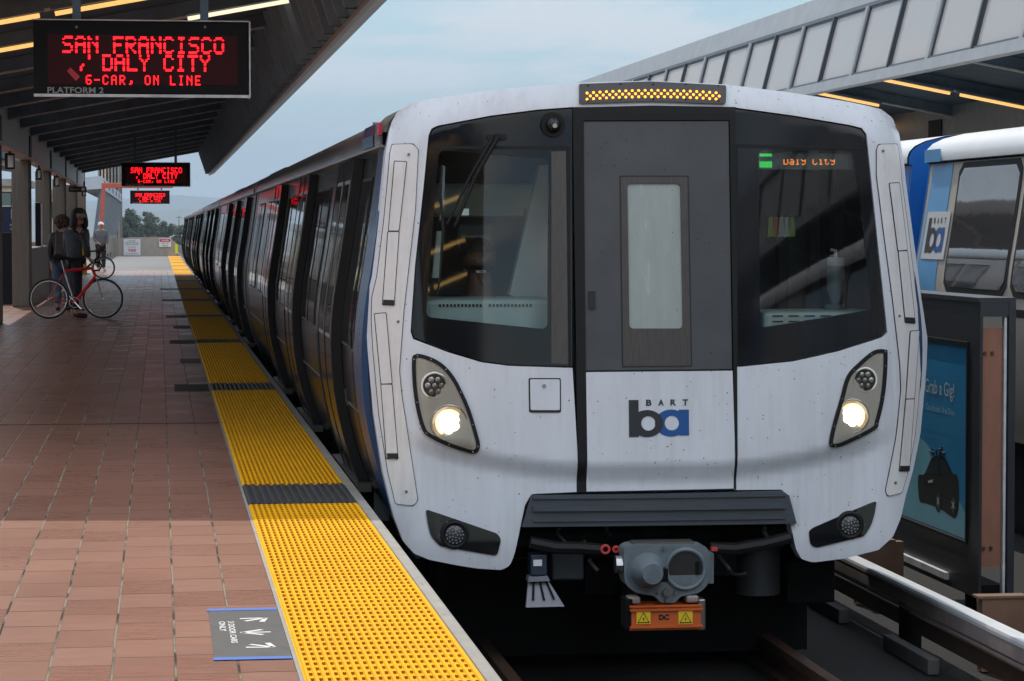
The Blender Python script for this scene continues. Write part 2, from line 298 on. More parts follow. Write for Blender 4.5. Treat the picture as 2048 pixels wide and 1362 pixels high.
# ------------------------------------------------------------------ object helpers
def tag(o, label=None, cat=None, group=None, kind=None):
    for k, v in (('label', label), ('category', cat), ('group', group), ('kind', kind)):
        if v: o[k] = v
    return o
def thing(name, label, cat, loc=(0, 0, 0), rotz=0, group=None):
    o = bpy.data.objects.new(name, None); COL.objects.link(o); o.location = loc; o.rotation_euler = (0, 0, rotz); o.empty_display_size = 0.1
    return tag(o, label, cat, group)
def copy_tree(o, parent=None):
    c = o.copy(); COL.objects.link(c)
    if parent: c.parent = parent
    for ch in list(o.children): copy_tree(ch, c)
    return c
class MB:
    """collects shapes; build() links them as ONE mesh object"""
    def __init__(s): s.v = []; s.f = []; s.n = None
    def add(s, vs, fs):
        b = len(s.v); s.v += [tuple(v) for v in vs]; s.f += [tuple(b + i for i in f) for f in fs]; return s
    def box(s, x0, x1, y0, y1, z0, z1):
        return s.add([(x0, y0, z0), (x1, y0, z0), (x1, y1, z0), (x0, y1, z0), (x0, y0, z1), (x1, y0, z1), (x1, y1, z1), (x0, y1, z1)],
                     [(3, 2, 1, 0), (4, 5, 6, 7), (0, 1, 5, 4), (1, 2, 6, 5), (2, 3, 7, 6), (3, 0, 4, 7)])
    def bbox(s, x0, x1, y0, y1, z0, z1, b=0.01):
        bm = bmesh.new(); bmesh.ops.create_cube(bm, size=1)
        for v in bm.verts: v.co = ((x0 + x1) / 2 + v.co.x * (x1 - x0), (y0 + y1) / 2 + v.co.y * (y1 - y0), (z0 + z1) / 2 + v.co.z * (z1 - z0))
        bmesh.ops.bevel(bm, geom=bm.edges[:], offset=b, segments=2, affect='EDGES', profile=0.5)
        bm.verts.index_update(); s.add([v.co[:] for v in bm.verts], [[v.index for v in f.verts] for f in bm.faces]); bm.free(); return s
    def hexa(s, a, b):   # two quads (4 pts each) -> closed hexahedron
        return s.add(list(a) + list(b), [(0, 1, 2, 3), (7, 6, 5, 4), (0, 4, 5, 1), (1, 5, 6, 2), (2, 6, 7, 3), (3, 7, 4, 0)])
    def tube(s, pts, r, seg=8, caps=True):
        pts = [Vector(p) for p in pts]; rs = r if isinstance(r, (list, tuple)) else [r] * len(pts); rings = []
        t0 = (pts[1] - pts[0]).normalized(); ref = Vector((0, 0, 1)) if abs(t0.z) < 0.9 else Vector((1, 0, 0)); nrm = t0.cross(ref).normalized()
        for i, p in enumerate(pts):
            t = (pts[min(i + 1, len(pts) - 1)] - pts[max(i - 1, 0)]).normalized()
            nrm = (nrm - t * nrm.dot(t)).normalized(); bi = t.cross(nrm)
            rings.append([p + (nrm * math.cos(2 * math.pi * k / seg) + bi * math.sin(2 * math.pi * k / seg)) * rs[i] for k in range(seg)])
        vs = [q for g in rings for q in g]; fs = []
        for i in range(len(pts) - 1):
            for k in range(seg): fs.append((i * seg + k, i * seg + (k + 1) % seg, (i + 1) * seg + (k + 1) % seg, (i + 1) * seg + k))
        if caps: fs += [tuple(range(seg - 1, -1, -1)), tuple(range((len(pts) - 1) * seg, len(pts) * seg))]
        return s.add(vs, fs)
    def ring(s, c, R0, r, axis='y', seg=48, tube=8):
        vs = []; fs = []
        for i in range(seg):
            a = 2 * math.pi * i / seg
            for k in range(tube):
                b = 2 * math.pi * k / tube; q = R0 + r * math.cos(b); h = r * math.sin(b)
                p = (q * math.cos(a), h, q * math.sin(a)) if axis == 'y' else (q * math.cos(a), q * math.sin(a), h)
                vs.append((c[0] + p[0], c[1] + p[1], c[2] + p[2]))
        for i in range(seg):
            for k in range(tube): fs.append((i * tube + k, i * tube + (k + 1) % tube, (i + 1) % seg * tube + (k + 1) % tube, (i + 1) % seg * tube + k))
        return s.add(vs, fs)
    def disc(s, c, r, y0, y1, seg=24, r2=None):      # cylinder / cone frustum along y
        r2 = r if r2 is None else r2
        vs = [(c[0] + r * math.cos(2 * math.pi * k / seg), y0, c[1] + r * math.sin(2 * math.pi * k / seg)) for k in range(seg)] + \
             [(c[0] + r2 * math.cos(2 * math.pi * k / seg), y1, c[1] + r2 * math.sin(2 * math.pi * k / seg)) for k in range(seg)]
        fs = [tuple(range(seg)), tuple(range(2 * seg - 1, seg - 1, -1))] + [(k, seg + k, seg + (k + 1) % seg, (k + 1) % seg) for k in range(seg)]
        return s.add(vs, fs)
    def sphere(s, c, r, seg=16, rings=10, sc3=(1, 1, 1)):
        vs = []; fs = []
        for i in range(rings + 1):
            a = math.pi * i / rings
            for k in range(seg):
                b = 2 * math.pi * k / seg
                vs.append((c[0] + r * sc3[0] * math.sin(a) * math.cos(b), c[1] + r * sc3[1] * math.sin(a) * math.sin(b), c[2] + r * sc3[2] * math.cos(a)))
        for i in range(rings):
            for k in range(seg): fs.append((i * seg + k, (i + 1) * seg + k, (i + 1) * seg + (k + 1) % seg, i * seg + (k + 1) % seg))
        return s.add(vs, fs)
    def prism(s, poly, axis, a0, a1):   # poly in the two other axes, extruded along axis from a0 to a1
        n = len(poly)
        def P(p, a): return (a, p[0], p[1]) if axis == 'x' else ((p[0], a, p[1]) if axis == 'y' else (p[0], p[1], a))
        vs = [P(p, a0) for p in poly] + [P(p, a1) for p in poly]
        fs = [tuple(range(n)), tuple(range(2 * n - 1, n - 1, -1))] + [(k, n + k, n + (k + 1) % n, (k + 1) % n) for k in range(n)]
        return s.add(vs, fs)
    def mesh(s, name, m):
        me = bpy.data.meshes.new(name); me.from_pydata(s.v, [], s.f); me.materials.append(m); me.validate(); return me
    def build(s, name, m, parent=None, smooth=False, world=True, recalc=True):
        me = s.mesh(name, m)
        if recalc:
            bm = bmesh.new(); bm.from_mesh(me); bmesh.ops.recalc_face_normals(bm, faces=bm.faces); bm.to_mesh(me); bm.free()
        if smooth:
            me.polygons.foreach_set('use_smooth', [True] * len(me.polygons))
            try: me.set_sharp_from_angle(angle=R(38))
            except Exception: pass
        o = bpy.data.objects.new(name, me); COL.objects.link(o)
        if parent:
            o.parent = parent
            if world:                          # vertices were given in world space: shift to the thing's base
                q = Vector((0, 0, 0)); pp = parent
                while pp: q += pp.location; pp = pp.parent
                me.transform(Matrix.Translation(-q))
        return o
def struct(mb, name, m, **k): return tag(mb.build(name, m, **k), kind='structure')
def text_mb(s, size, font_off=0.0, spacing=1.0):
    """flat letter faces in the xz plane, left-bottom at the origin"""
    cu = bpy.data.curves.new('lettering', 'FONT'); cu.body = s; cu.size = size; cu.offset = font_off; cu.space_character = spacing; cu.resolution_u = 3
    ob = bpy.data.objects.new('lettering', cu); COL.objects.link(ob)
    dg = bpy.context.evaluated_depsgraph_get(); me = bpy.data.meshes.new_from_object(ob.evaluated_get(dg))
    vs = [v.co.copy() for v in me.vertices]; fs = [tuple(p.vertices) for p in me.polygons]
    bpy.data.objects.remove(ob); bpy.data.curves.remove(cu); bpy.data.meshes.remove(me)
    return vs, fs
def text_fit(s, width=None, height=None, bold=0.0, spacing=1.0):
    vs, fs = text_mb(s, 1.0, bold, spacing)
    x0 = min(v.x for v in vs); x1 = max(v.x for v in vs); y0 = min(v.y for v in vs); y1 = max(v.y for v in vs)
    sx = (width / (x1 - x0)) if width else None; sy = (height / (y1 - y0)) if height else None
    sx = sx or sy; sy = sy or sx
    return [((v.x - x0) * sx, (v.y - y0) * sy) for v in vs], fs
def circ(cx, cy, r, n=32): return [(cx + r * math.cos(2 * math.pi * k / n), cy + r * math.sin(2 * math.pi * k / n)) for k in range(n)]
def fillet(pts, r, n=5):
    out = []; L = len(pts)
    for i in range(L):
        p = Vector(pts[i][:2]); a = Vector(pts[i - 1][:2]); b = Vector(pts[(i + 1) % L][:2]); rr = pts[i][2] if len(pts[i]) > 2 else r
        da = a - p; db = b - p; d = min(rr, da.length * 0.45, db.length * 0.45)
        if d < 1e-6: out.append(p[:]); continue
        p1 = p + da.normalized() * d; p2 = p + db.normalized() * d
        for k in range(n + 1):
            t = k / n; out.append(((1 - t) ** 2 * p1 + 2 * t * (1 - t) * p + t * t * p2)[:])
    return out
def smoothclosed(pts, n=5):
    out = []; L = len(pts)
    for i in range(L):
        p0, p1, p2, p3 = [Vector(pts[(i + k) % L]) for k in (-1, 0, 1, 2)]
        for k in range(n):
            t = k / n; out.append((0.5 * ((2 * p1) + (p2 - p0) * t + (2 * p0 - 5 * p1 + 4 * p2 - p3) * t * t + (3 * p1 - p0 - 3 * p2 + p3) * t ** 3))[:])
    return out
def tri_fill(loops, extra=()):
    """triangles of the region inside loops[0] and outside the other loops"""
    vs = []; ed = []
    for lp_ in loops:
        b = len(vs); vs += [Vector(p[:2]) for p in lp_]; ed += [(b + i, b + (i + 1) % len(lp_)) for i in range(len(lp_))]
    vs += [Vector(p) for p in extra]
    r = delaunay_2d_cdt(vs, ed, [], 0, 1e-7); P2 = r[0]; T = []
    for f in r[2]:
        c = (P2[f[0]] + P2[f[1]] + P2[f[2]]) / 3
        if pip(c, loops[0]) and not any(pip(c, h) for h in loops[1:]): T.append(tuple(f))
    return P2, T
def pip(p, poly):
    x, y = p[0], p[1]; ins = False; j = len(poly) - 1
    for i in range(len(poly)):
        xi, yi = poly[i][:2]; xj, yj = poly[j][:2]
        if (yi > y) != (yj > y) and x < (xj - xi) * (y - yi) / (yj - yi) + xi: ins = not ins
        j = i
    return ins
def inset(pts, d):
    pts = [p[:2] for p in pts]; L = len(pts); A = sum(pts[i][0] * pts[(i + 1) % L][1] - pts[(i + 1) % L][0] * pts[i][1] for i in range(L)); sg = 1 if A > 0 else -1; out = []
    for i in range(L):
        p = Vector(pts[i]); a = (p - Vector(pts[i - 1])); b = (Vector(pts[(i + 1) % L]) - p)
        if a.length < 1e-9: a = b
        if b.length < 1e-9: b = a
        a.normalize(); b.normalize(); n = Vector((-(a.y + b.y), a.x + b.x))
        n = n.normalized() if n.length > 1e-6 else Vector((-a.y, a.x)); out.append((p + n * d * sg)[:])
    return out

# ================================================================== STRUCTURE: ground, track bed, platforms
XC = 2.70                       # centre of the near train
EDGE = 1.12                      # platform edge
Y_END = 142.0
struct(MB().add([(-16000, -400, -8), (16000, -400, -8), (16000, 16000, -8), (-16000, 16000, -8)], [(0, 1, 2, 3)]), 'ground', M_ground)
struct(MB().box(-14, 24, -40, 420, -7.9, -1.1), 'track_bed', M_ballast)
pl = MB().box(-9, EDGE - 0.056, -20, Y_END, -1.09, -0.012); struct(pl, 'platform', M_conc)
struct(MB().box(-9, 0.452, -20, 94, -0.011, 0.0), 'platform_paving', M_paver)
struct(MB().box(-9, 0.452, 94.02, Y_END, -0.011, 0.002), 'platform_concrete_floor', mat('smooth_floor', (0.12, 0.12, 0.125), 0.6, var=0.12, vscale=0.6))
struct(MB().bbox(EDGE - 0.053, EDGE, -20, Y_END, -0.32, 0.002, 0.006), 'platform_kerb', M_curb)
struct(MB().box(9.86, 18, -20, Y_END, -1.09, 0.0), 'far_platform', M_conc)
jm = MB()
for k in range(7): 
    y = 20.15 + 20.35 * k
    if y < Y_END: jm.box(-9, EDGE - 0.05, y - 0.022, y + 0.022, 0.0005, 0.0026)
struct(jm, 'floor_expansion_joint', M_grout)
# tactile strip: ridges everywhere, domes where they can be made out
TX0, TX1 = 0.468, EDGE - 0.058
struct(MB().box(0.453, 0.467, -20, Y_END, -0.011, 0.003), 'tactile_edge_trim', mat('trim_grey', (0.33, 0.31, 0.28), 0.7, var=0.2))
NR = 21; pitch = (TX1 - TX0) / NR
def ridged(y0, y1, hgt, duty, NR=NR):
    m = MB(); prof = []; pitch = (TX1 - TX0) / NR
    for i in range(NR):
        x = TX0 + i * pitch
        prof += [(x, 0.002), (x + pitch * (0.5 - duty / 2), 0.002), (x + pitch * (0.5 - duty / 2 + 0.12), hgt), (x + pitch * (0.5 + duty / 2 - 0.12), hgt), (x + pitch * (0.5 + duty / 2), 0.002)]
    prof.append((TX1, 0.002)); n = len(prof)
    m.add([(p[0], y0, p[1]) for p in prof] + [(p[0], y1, p[1]) for p in prof], [(i, i + 1, n + i + 1, n + i) for i in range(n - 1)])
    m.add([(TX0, y0, -0.01), (TX1, y0, -0.01), (TX1, y0, 0.002), (TX0, y0, 0.002)], [(0, 1, 2, 3)])
    return m
def domes(m, y0, y1, step=0.105, r=0.0066, h=0.0085, z=0.003):
    y = y0 + step / 2; row = 0
    while y < y1 - 0.02:
        for i in range(NR - 1):
            x = TX0 + (i + 1.0) * pitch - 0.002; b = len(m.v); S = 8
            for rr, zz_ in ((r, z - 0.001), (r * 0.82, z + h)):
                for k in range(S): a = 2 * math.pi * k / S; m.v.append((x + rr * math.cos(a), y + 1.9 * rr * math.sin(a), zz_))
            for k in range(S): m.g.append(len(m.f)); m.f.append((b + k, b + (k + 1) % S, b + S + (k + 1) % S, b + S + k))
            m.f.append(tuple(b + S + k for k in range(S)))
        y += step
bands = [14.1 + 10.05 * k for k in range(13)]
prev = -20.0
for k, b in enumerate(bands + [Y_END]):
    m = ridged(prev, b, 0.0075, 0.58)
    m.g = []
    if prev < 40: domes(m, max(prev, 8.0), min(b, 44))
    o = struct(m, 'tactile_paving', M_yellow, recalc=False); o.data.materials.append(M_domeside)
    for i in m.g: o.data.polygons[i].material_index = 1
    if b < Y_END:
        struct(ridged(b + 0.002, b + 1.08, 0.012, 0.62, 14), 'dark_tactile_paving', M_dark, recalc=False)
        prev = b + 1.082
# black boarding plates beside the strip
M_plate = mat('boarding_plate', (0.03, 0.026, 0.024), 0.5, var=0.3); M_plate2 = mat('worn_plate', (0.11, 0.09, 0.082), 0.55, var=0.3)
for i, (y, x0, d, mm) in enumerate([(24.1, 0.13, 1.05, M_plate), (34.15, 0.12, 1.05, M_plate), (44.2, 0.10, 1.1, M_plate), (54.3, 0.05, 1.2, M_plate), (64.3, 0.0, 1.2, M_plate), (29.2, 0.22, 0.9, M_plate2), (39.3, 0.2, 0.9, M_plate2)]):
    struct(MB().box(x0, 0.451, y, y + d, 0.0005, 0.0042), 'boarding_mark', mm)
# rails and third rail
for i, x in enumerate((XC - 0.84, XC + 0.84)):
    o = MB().box(x - 0.035, x + 0.035, -20, 300, -0.955, -0.9).box(x - 0.01, x + 0.01, -20, 300, -1.06, -0.955).box(x - 0.07, x + 0.07, -20, 300, -1.095, -1.06).build('rail', M_rail)
    tag(o, ['steel running rail beside the yellow-edged platform wall', 'rusty running rail on the third-rail side of the near track'][i], 'rail', 'running rails under the near train')
t3 = thing('third_rail', 'white topped third rail cover running between the tracks', 'third rail', (4.55, 10, -1.1))
MB().prism([(4.51, -0.70), (4.515, -0.685), (4.61, -0.685), (4.63, -0.70), (4.63, -0.72), (4.51, -0.72)], 'y', 4, 300).build('cover', M_cover, t3)
MB().box(4.512, 4.522, 4, 300, -0.80, -0.722).box(4.515, 4.55, 4, 300, -0.83, -0.815).build('side_board', M_covers, t3)
MB().box(4.55, 4.60, 4, 300, -0.96, -0.86).build('conductor', M_rail, t3)
for y in [12.4 + 3.05 * k for k in range(12)]:
    MB().box(4.53, 4.64, y, y + 0.12, -1.09, -0.73).build('support_post', M_under, t3)
for i, y in enumerate((14.55, 16.55, 19.2, 21.9)):
    o = MB().bbox(4.41, 4.48, y, y + 0.95, -1.095, -1.0, 0.008).build('concrete_plinth', mat('plinth_concrete', (0.13, 0.125, 0.12), 0.85, var=0.2, vscale=6))
    tag(o, ['pale concrete plinth below the third rail, nearest of the row', 'pale concrete plinth beside the right bumper of the lead car', 'concrete plinth in the dark under the lead car skirt', 'concrete plinth deep under the lead car'][i], 'concrete block', 'concrete plinths beside the third rail')
for i, y in enumerate((14.6, 17.35)):
    o = MB().prism([(y, -1.09), (y + 0.09, -1.09), (y + 0.09, -0.66), (y, -0.66)], 'x', 4.75, 5.08).prism([(y - 0.01, -0.659), (y + 0.10, -0.659), (y + 0.10, -0.645), (y - 0.01, -0.645)], 'x', 4.72, 5.02).build('tan_bracket', mat('bracket_tan', (0.20, 0.11, 0.07), 0.7, var=0.2))
    tag(o, ['tan bracket behind the third rail below the plywood end of the poster case', 'tan bracket behind the third rail below the blue poster'][i], 'bracket', 'tan brackets beside the third rail')

# ================================================================== FAR SETTING
def hills(name, Y, base, amp, x0, x1, seed, thick):
    m = MB(); n = 140; rows = 7
    for r in range(rows):
        f = r / (rows - 1)
        for i in range(n + 1):
            x = x0 + (x1 - x0) * i / n
            hgt = base + amp * (noise.fractal(Vector((x / 900.0 + seed, seed * 2.3, 0)), 0.9, 2.1, 5) * 0.5)
            z = -8 + (hgt + 8) * math.sin(f * math.pi / 2) + noise.noise(Vector((x / 160, f * 4, seed))) * amp * 0.08 * (1 if 0 < r < rows - 1 else 0)
            m.v.append((x, Y + thick * f, z))
    for r in range(rows - 1):
        for i in range(n): a = r * (n + 1) + i; m.f.append((a, a + 1, a + n + 2, a + n + 1))
    b = len(m.v)
    for i in range(n + 1): x = x0 + (x1 - x0) * i / n; m.v.append((x, Y + thick * 1.6, -8))
    for i in range(n): a = (rows - 1) * (n + 1) + i; m.f.append((a, a + 1, b + i + 1, b + i))
    return struct(m, name, M_hill, smooth=True)
hills('hills', 5200, 60, 50, -1500, 3500, 1.7, 900)
hills('far_hills', 8200, 125, 70, -2500, 5000, 4.2, 1500)

def tree(x, y, top, rad, mm, label, seed, base=-7.95):
    rnd = random.Random(seed); t = thing('tree', label, 'tree', (x, y, base), group='trees beyond the platform end')
    H = top - base; cz = top - rad * 1.02
    tr = MB(); tr.tube([(x, y, base), (x + 0.1, y, (base + cz) / 2), (x - 0.1, y, cz)], [0.45, 0.34, 0.2])
    clumps = []
    for k in range(34):
        d = Vector((rnd.gauss(0, 1), rnd.gauss(0, 1), rnd.gauss(0.15, 0.8))).normalized() * rnd.uniform(0.35, 0.88)
        clumps.append((Vector((x + d.x * rad, y + d.y * rad, cz + d.z * rad * 0.95 + (0.12 * rad if d.z > 0 else -0.2 * rad))), rad * rnd.uniform(0.18, 0.36)))
    for c, r in clumps[:8]: tr.tube([(x, y, (base + cz) / 2), tuple((Vector((x, y, cz)) + c) / 2), tuple(c)], [0.2, 0.12, 0.04], 5)
    tr.build('trunk', M_bark, t)
    lf = MB()
    for c, r in clumps:
        for _ in range(110):
            d = Vector((rnd.gauss(0, 1), rnd.gauss(0, 1), rnd.gauss(0, 1))).normalized() * r * rnd.uniform(0.5, 1.12); p = c + d
            u = Vector((rnd.gauss(0, 1), rnd.gauss(0, 1), rnd.gauss(0, 1))).normalized(); v = u.orthogonal().normalized(); s = rnd.uniform(0.05, 0.11) * rad
            lf.add([p + u * s, p + v * s * 0.6, p - u * s, p - v * s * 0.6], [(0, 1, 2, 3)])
    lf.build('crown', mm, t, recalc=False)
def tree_px(px0, px1, ytop, D, mm, label, seed):
    cx, zt = PY((px0 + px1) / 2, ytop, D); r = (px1 - px0) / 2 * D / FPX
    tree(cx, D, zt, r, mm, label, seed)
tree_px(236, 284, 422, 520, M_leaf, 'dark rounded tree above the wall poster reading 988', 1)
tree_px(274, 318, 423, 545, M_leaf2, 'olive rounded tree rising above the red danger sign', 2)
tree_px(312, 350, 440, 560, M_leaf, 'lower dark tree above the right end of the end wall', 3)
tree_px(340, 384, 449, 575, M_leaf2, 'small olive tree at the tail of the train', 4)
tree_px(216, 250, 438, 600, M_leaf, 'low dark tree touching the grey louvred canopy', 5)
tree_px(262, 302, 444, 620, M_leaf, 'dense low tree in the gap between the two tall trees', 6)
tree_px(294, 336, 450, 640, M_leaf2, 'low bushy tree filling the gap behind the danger sign', 7)
tree_px(228, 272, 452, 500, M_leaf, 'dark bushy tree low behind the left end of the end wall', 8)
for i, (px, yt, D) in enumerate(((266, 417, 700), (358, 431, 760))):
    x, z = PY(px, yt, D)
    p = thing('utility_pole', ['thin utility pole rising above the dark rounded tree', 'thin utility pole standing left of the train tail'][i], 'pole', (x, D, -8), group='utility poles beyond the trees')
    MB().tube([(x, D, -8), (x, D, z)], 0.10, 6).build('pole', M_bark, p); MB().box(x - 0.8, x + 0.8, D - 0.06, D + 0.06, z - 0.6, z - 0.45).build('crossarm', M_bark, p)

# end wall of the platform
xw0 = PY(222, 490, Y_END)[0]; xw1 = PY(353, 490, Y_END)[0]
ew = thing('end_wall', 'pale concrete wall closing the platform end below the trees', 'wall', (0, Y_END, 0))
MB().prism([(xw0, 0), (xw1, 0), (xw1, 0.72), (xw1 - 0.42, 1.03), (xw0 + 0.9, 1.03), (xw0 + 0.9, 1.0), (xw0, 0.98)], 'y', Y_END, Y_END + 0.3).build('panel', M_wall, ew)
MB().box(xw0 + 0.2, xw0 + 0.4, Y_END - 0.04, Y_END - 0.002, 0, 1.0).box(0.35 - 0.03, 0.35 + 0.01, Y_END - 0.02, Y_END - 0.002, 0, 1.0).build('pilaster', M_conc, ew)
xa, za = PY(350, 488, Y_END); xb, zb = PY(355.5, 507, Y_END)
tag(MB().box(xa, xb, Y_END - 0.03, Y_END - 0.002, zb, za).build('reflector_strip', mat('lime_reflector', (0.62, 0.75, 0.02), 0.4)), 'lime yellow reflector strip on the sloping end of the wall', 'reflector')
def sheet(mb, pts2, fs, X, Y, Z, m, name, par, scale=1):
    mb2 = MB().add([(X + a, Y, Z + b) for a, b in pts2], fs); return mb2.build(name, m, par, recalc=False)
def wall_text(par, s, x, y, z, width, height, m, name='lettering', bold=0.0, spacing=1.0):
    v, f = text_fit(s, width, height, bold, spacing); return sheet(None, v, f, x, y, z, m, name, par)
x0, z1 = PY(247, 478, Y_END - 0.05); x1, z0 = PY(281, 511, Y_END - 0.05); ya = Y_END - 0.055
ps = thing('crisis_poster', 'white poster on the end wall with red 988 lettering', 'poster', ((x0 + x1) / 2, ya, z0))
MB().box(x0, x1, ya, Y_END - 0.042, z0, z1).build('sheet', M_paper, ps)
wd = x1 - x0
for s, fz, h, mm, f in (('SUICIDE', 0.86, 0.06, M_black, 0.4), ('PREVENTION &', 0.75, 0.06, M_black, 0.75), ('CRISIS LIFELINE', 0.64, 0.06, M_black, 0.8), ('CALL OR TEXT', 0.48, 0.05, M_black, 0.5), ('988', 0.22, 0.17, M_redprint, 0.45), ('24/7 CONFIDENTIAL', 0.08, 0.05, M_black, 0.75)):
    wall_text(ps, s, x0 + wd * (1 - f) / 2, ya - 0.003, z0 + (z1 - z0) * fz, wd * f, (z1 - z0) * h * 1.1, mm, bold=0.01)
x0, z1 = PY(318, 476.5, Y_END - 0.05); x1, z0 = PY(342, 494, Y_END - 0.05); wd = x1 - x0
ps = thing('danger_sign', 'small white sign with red DANGER band on the end wall', 'sign', ((x0 + x1) / 2, ya, z0))
MB().box(x0, x1, ya, Y_END - 0.042, z0, z1).build('plate', M_paper, ps)
MB().box(x0 + 0.03, x1 - 0.03, ya - 0.003, ya - 0.001, z1 - 0.2, z1 - 0.03).build('red_band', M_redprint, ps)
wall_text(ps, 'DANGER', x0 + wd * 0.18, ya - 0.006, z1 - 0.165, wd * 0.64, 0.10, M_paper, bold=0.015)
for k, (s, f) in enumerate((('KEEP OFF', 0.6), ('TRACKS', 0.5))): wall_text(ps, s, x0 + wd * (1 - f) / 2, ya - 0.003, z0 + 0.16 - 0.12 * k, wd * f, 0.07, M_black)

# louvred canopy and ribbed building past the columns
XL = -2.85
lc = thing('louvred_canopy', 'grey canopy with slanted louvre panels beyond the concrete columns', 'canopy', (XL, 122, 0))
yn, zt = PX(200, 352, XL); yf, _ = PX(241, 412, XL); zl = zt - 0.62
MB().prism([(XL - 0.9, zt - 0.1), (XL, zt), (XL + 0.12, zt - 0.05), (XL + 0.12, zl), (XL - 0.9, zl - 0.05)], 'y', yn, yf).build('fascia', mat('fascia_pale', (0.46, 0.50, 0.56), 0.5, var=0.08), lc)
for k in range(6):
    y = yn + 4 + (yf - yn - 6) * k / 5.2
    MB().box(XL + 0.118, XL + 0.14, y, y + 1.6, zt - 0.45, zt - 0.18).build('vent', M_seam, lc)
lv = MB(); md = MB(); nL = 16
for k in range(nL):
    y = yn + 0.3 + (yf - yn - 0.6) * k / nL; d = (yf - yn) / nL * 0.8
    lv.hexa([(XL + 0.05, y, zl), (XL + 0.05, y + d, zl), (XL - 0.28, y + d, 1.05), (XL - 0.28, y, 1.05)], [(XL - 0.05, y, zl), (XL - 0.05, y + d, zl), (XL - 0.38, y + d, 1.05), (XL - 0.38, y, 1.05)])
    md.hexa([(XL + 0.08, y + d, zl), (XL + 0.08, y + d + 0.25, zl), (XL - 0.25, y + d + 0.25, 1.05), (XL - 0.25, y + d, 1.05)], [(XL - 0.05, y + d, zl), (XL - 0.05, y + d + 0.25, zl), (XL - 0.38, y + d + 0.25, 1.05), (XL - 0.38, y + d, 1.05)]); md.build('mullion', M_capg, lc); md = MB()
lv.build('louvre_panel', mat('louvre_grey', (0.12, 0.15, 0.20), 0.5, var=0.15), lc)
MB().box(XL - 0.9, XL - 0.25, yn, yf, 0, 1.05).build('base_wall', M_conc, lc)
xa = PY(196, 400, 230)[0]; xb = PY(238, 400, 230)[0]; zt = PY(220, 300, 230)[1]
rb = thing('ribbed_building', 'tall brown building with vertical concrete ribs behind the red gantry', 'building', ((xa + xb) / 2, 230, -8))
MB().box(xa, xb, 231, 250, -8, zt).build('wall', mat('ribbed_wall', (0.16, 0.15, 0.13), 0.8), rb)
for k in range(7):
    x = xa + (xb - xa) * k / 6.4; MB().box(x, x + 0.13, 230.5, 231, -8, zt).build('rib', M_cream if k in (1, 2) else M_conc, rb)
# red gantry carrying the farthest sign
YG = 104.0
gx0, gz1 = PY(203, 366, YG); gx1 = PY(346, 366, YG)[0]; gz0 = PY(203, 376, YG)[1]; fx = PY(193, 475, YG)[0]
ga = thing('red_gantry', 'red steel gantry frame that carries the farthest train sign', 'gantry', (gx0, YG, 0))
MB().bbox(gx0, gx1, YG - 0.1, YG + 0.1, gz0, gz1, 0.015).build('beam', M_redgantry, ga)
MB().hexa([(gx0, YG - 0.1, gz0), (gx0 + 0.15, YG - 0.1, gz0), (fx + 0.14, YG - 0.1, 0), (fx, YG - 0.1, 0)], [(gx0, YG + 0.1, gz0), (gx0 + 0.15, YG + 0.1, gz0), (fx + 0.14, YG + 0.1, 0), (fx, YG + 0.1, 0)]).build('post', M_redgantry, ga)

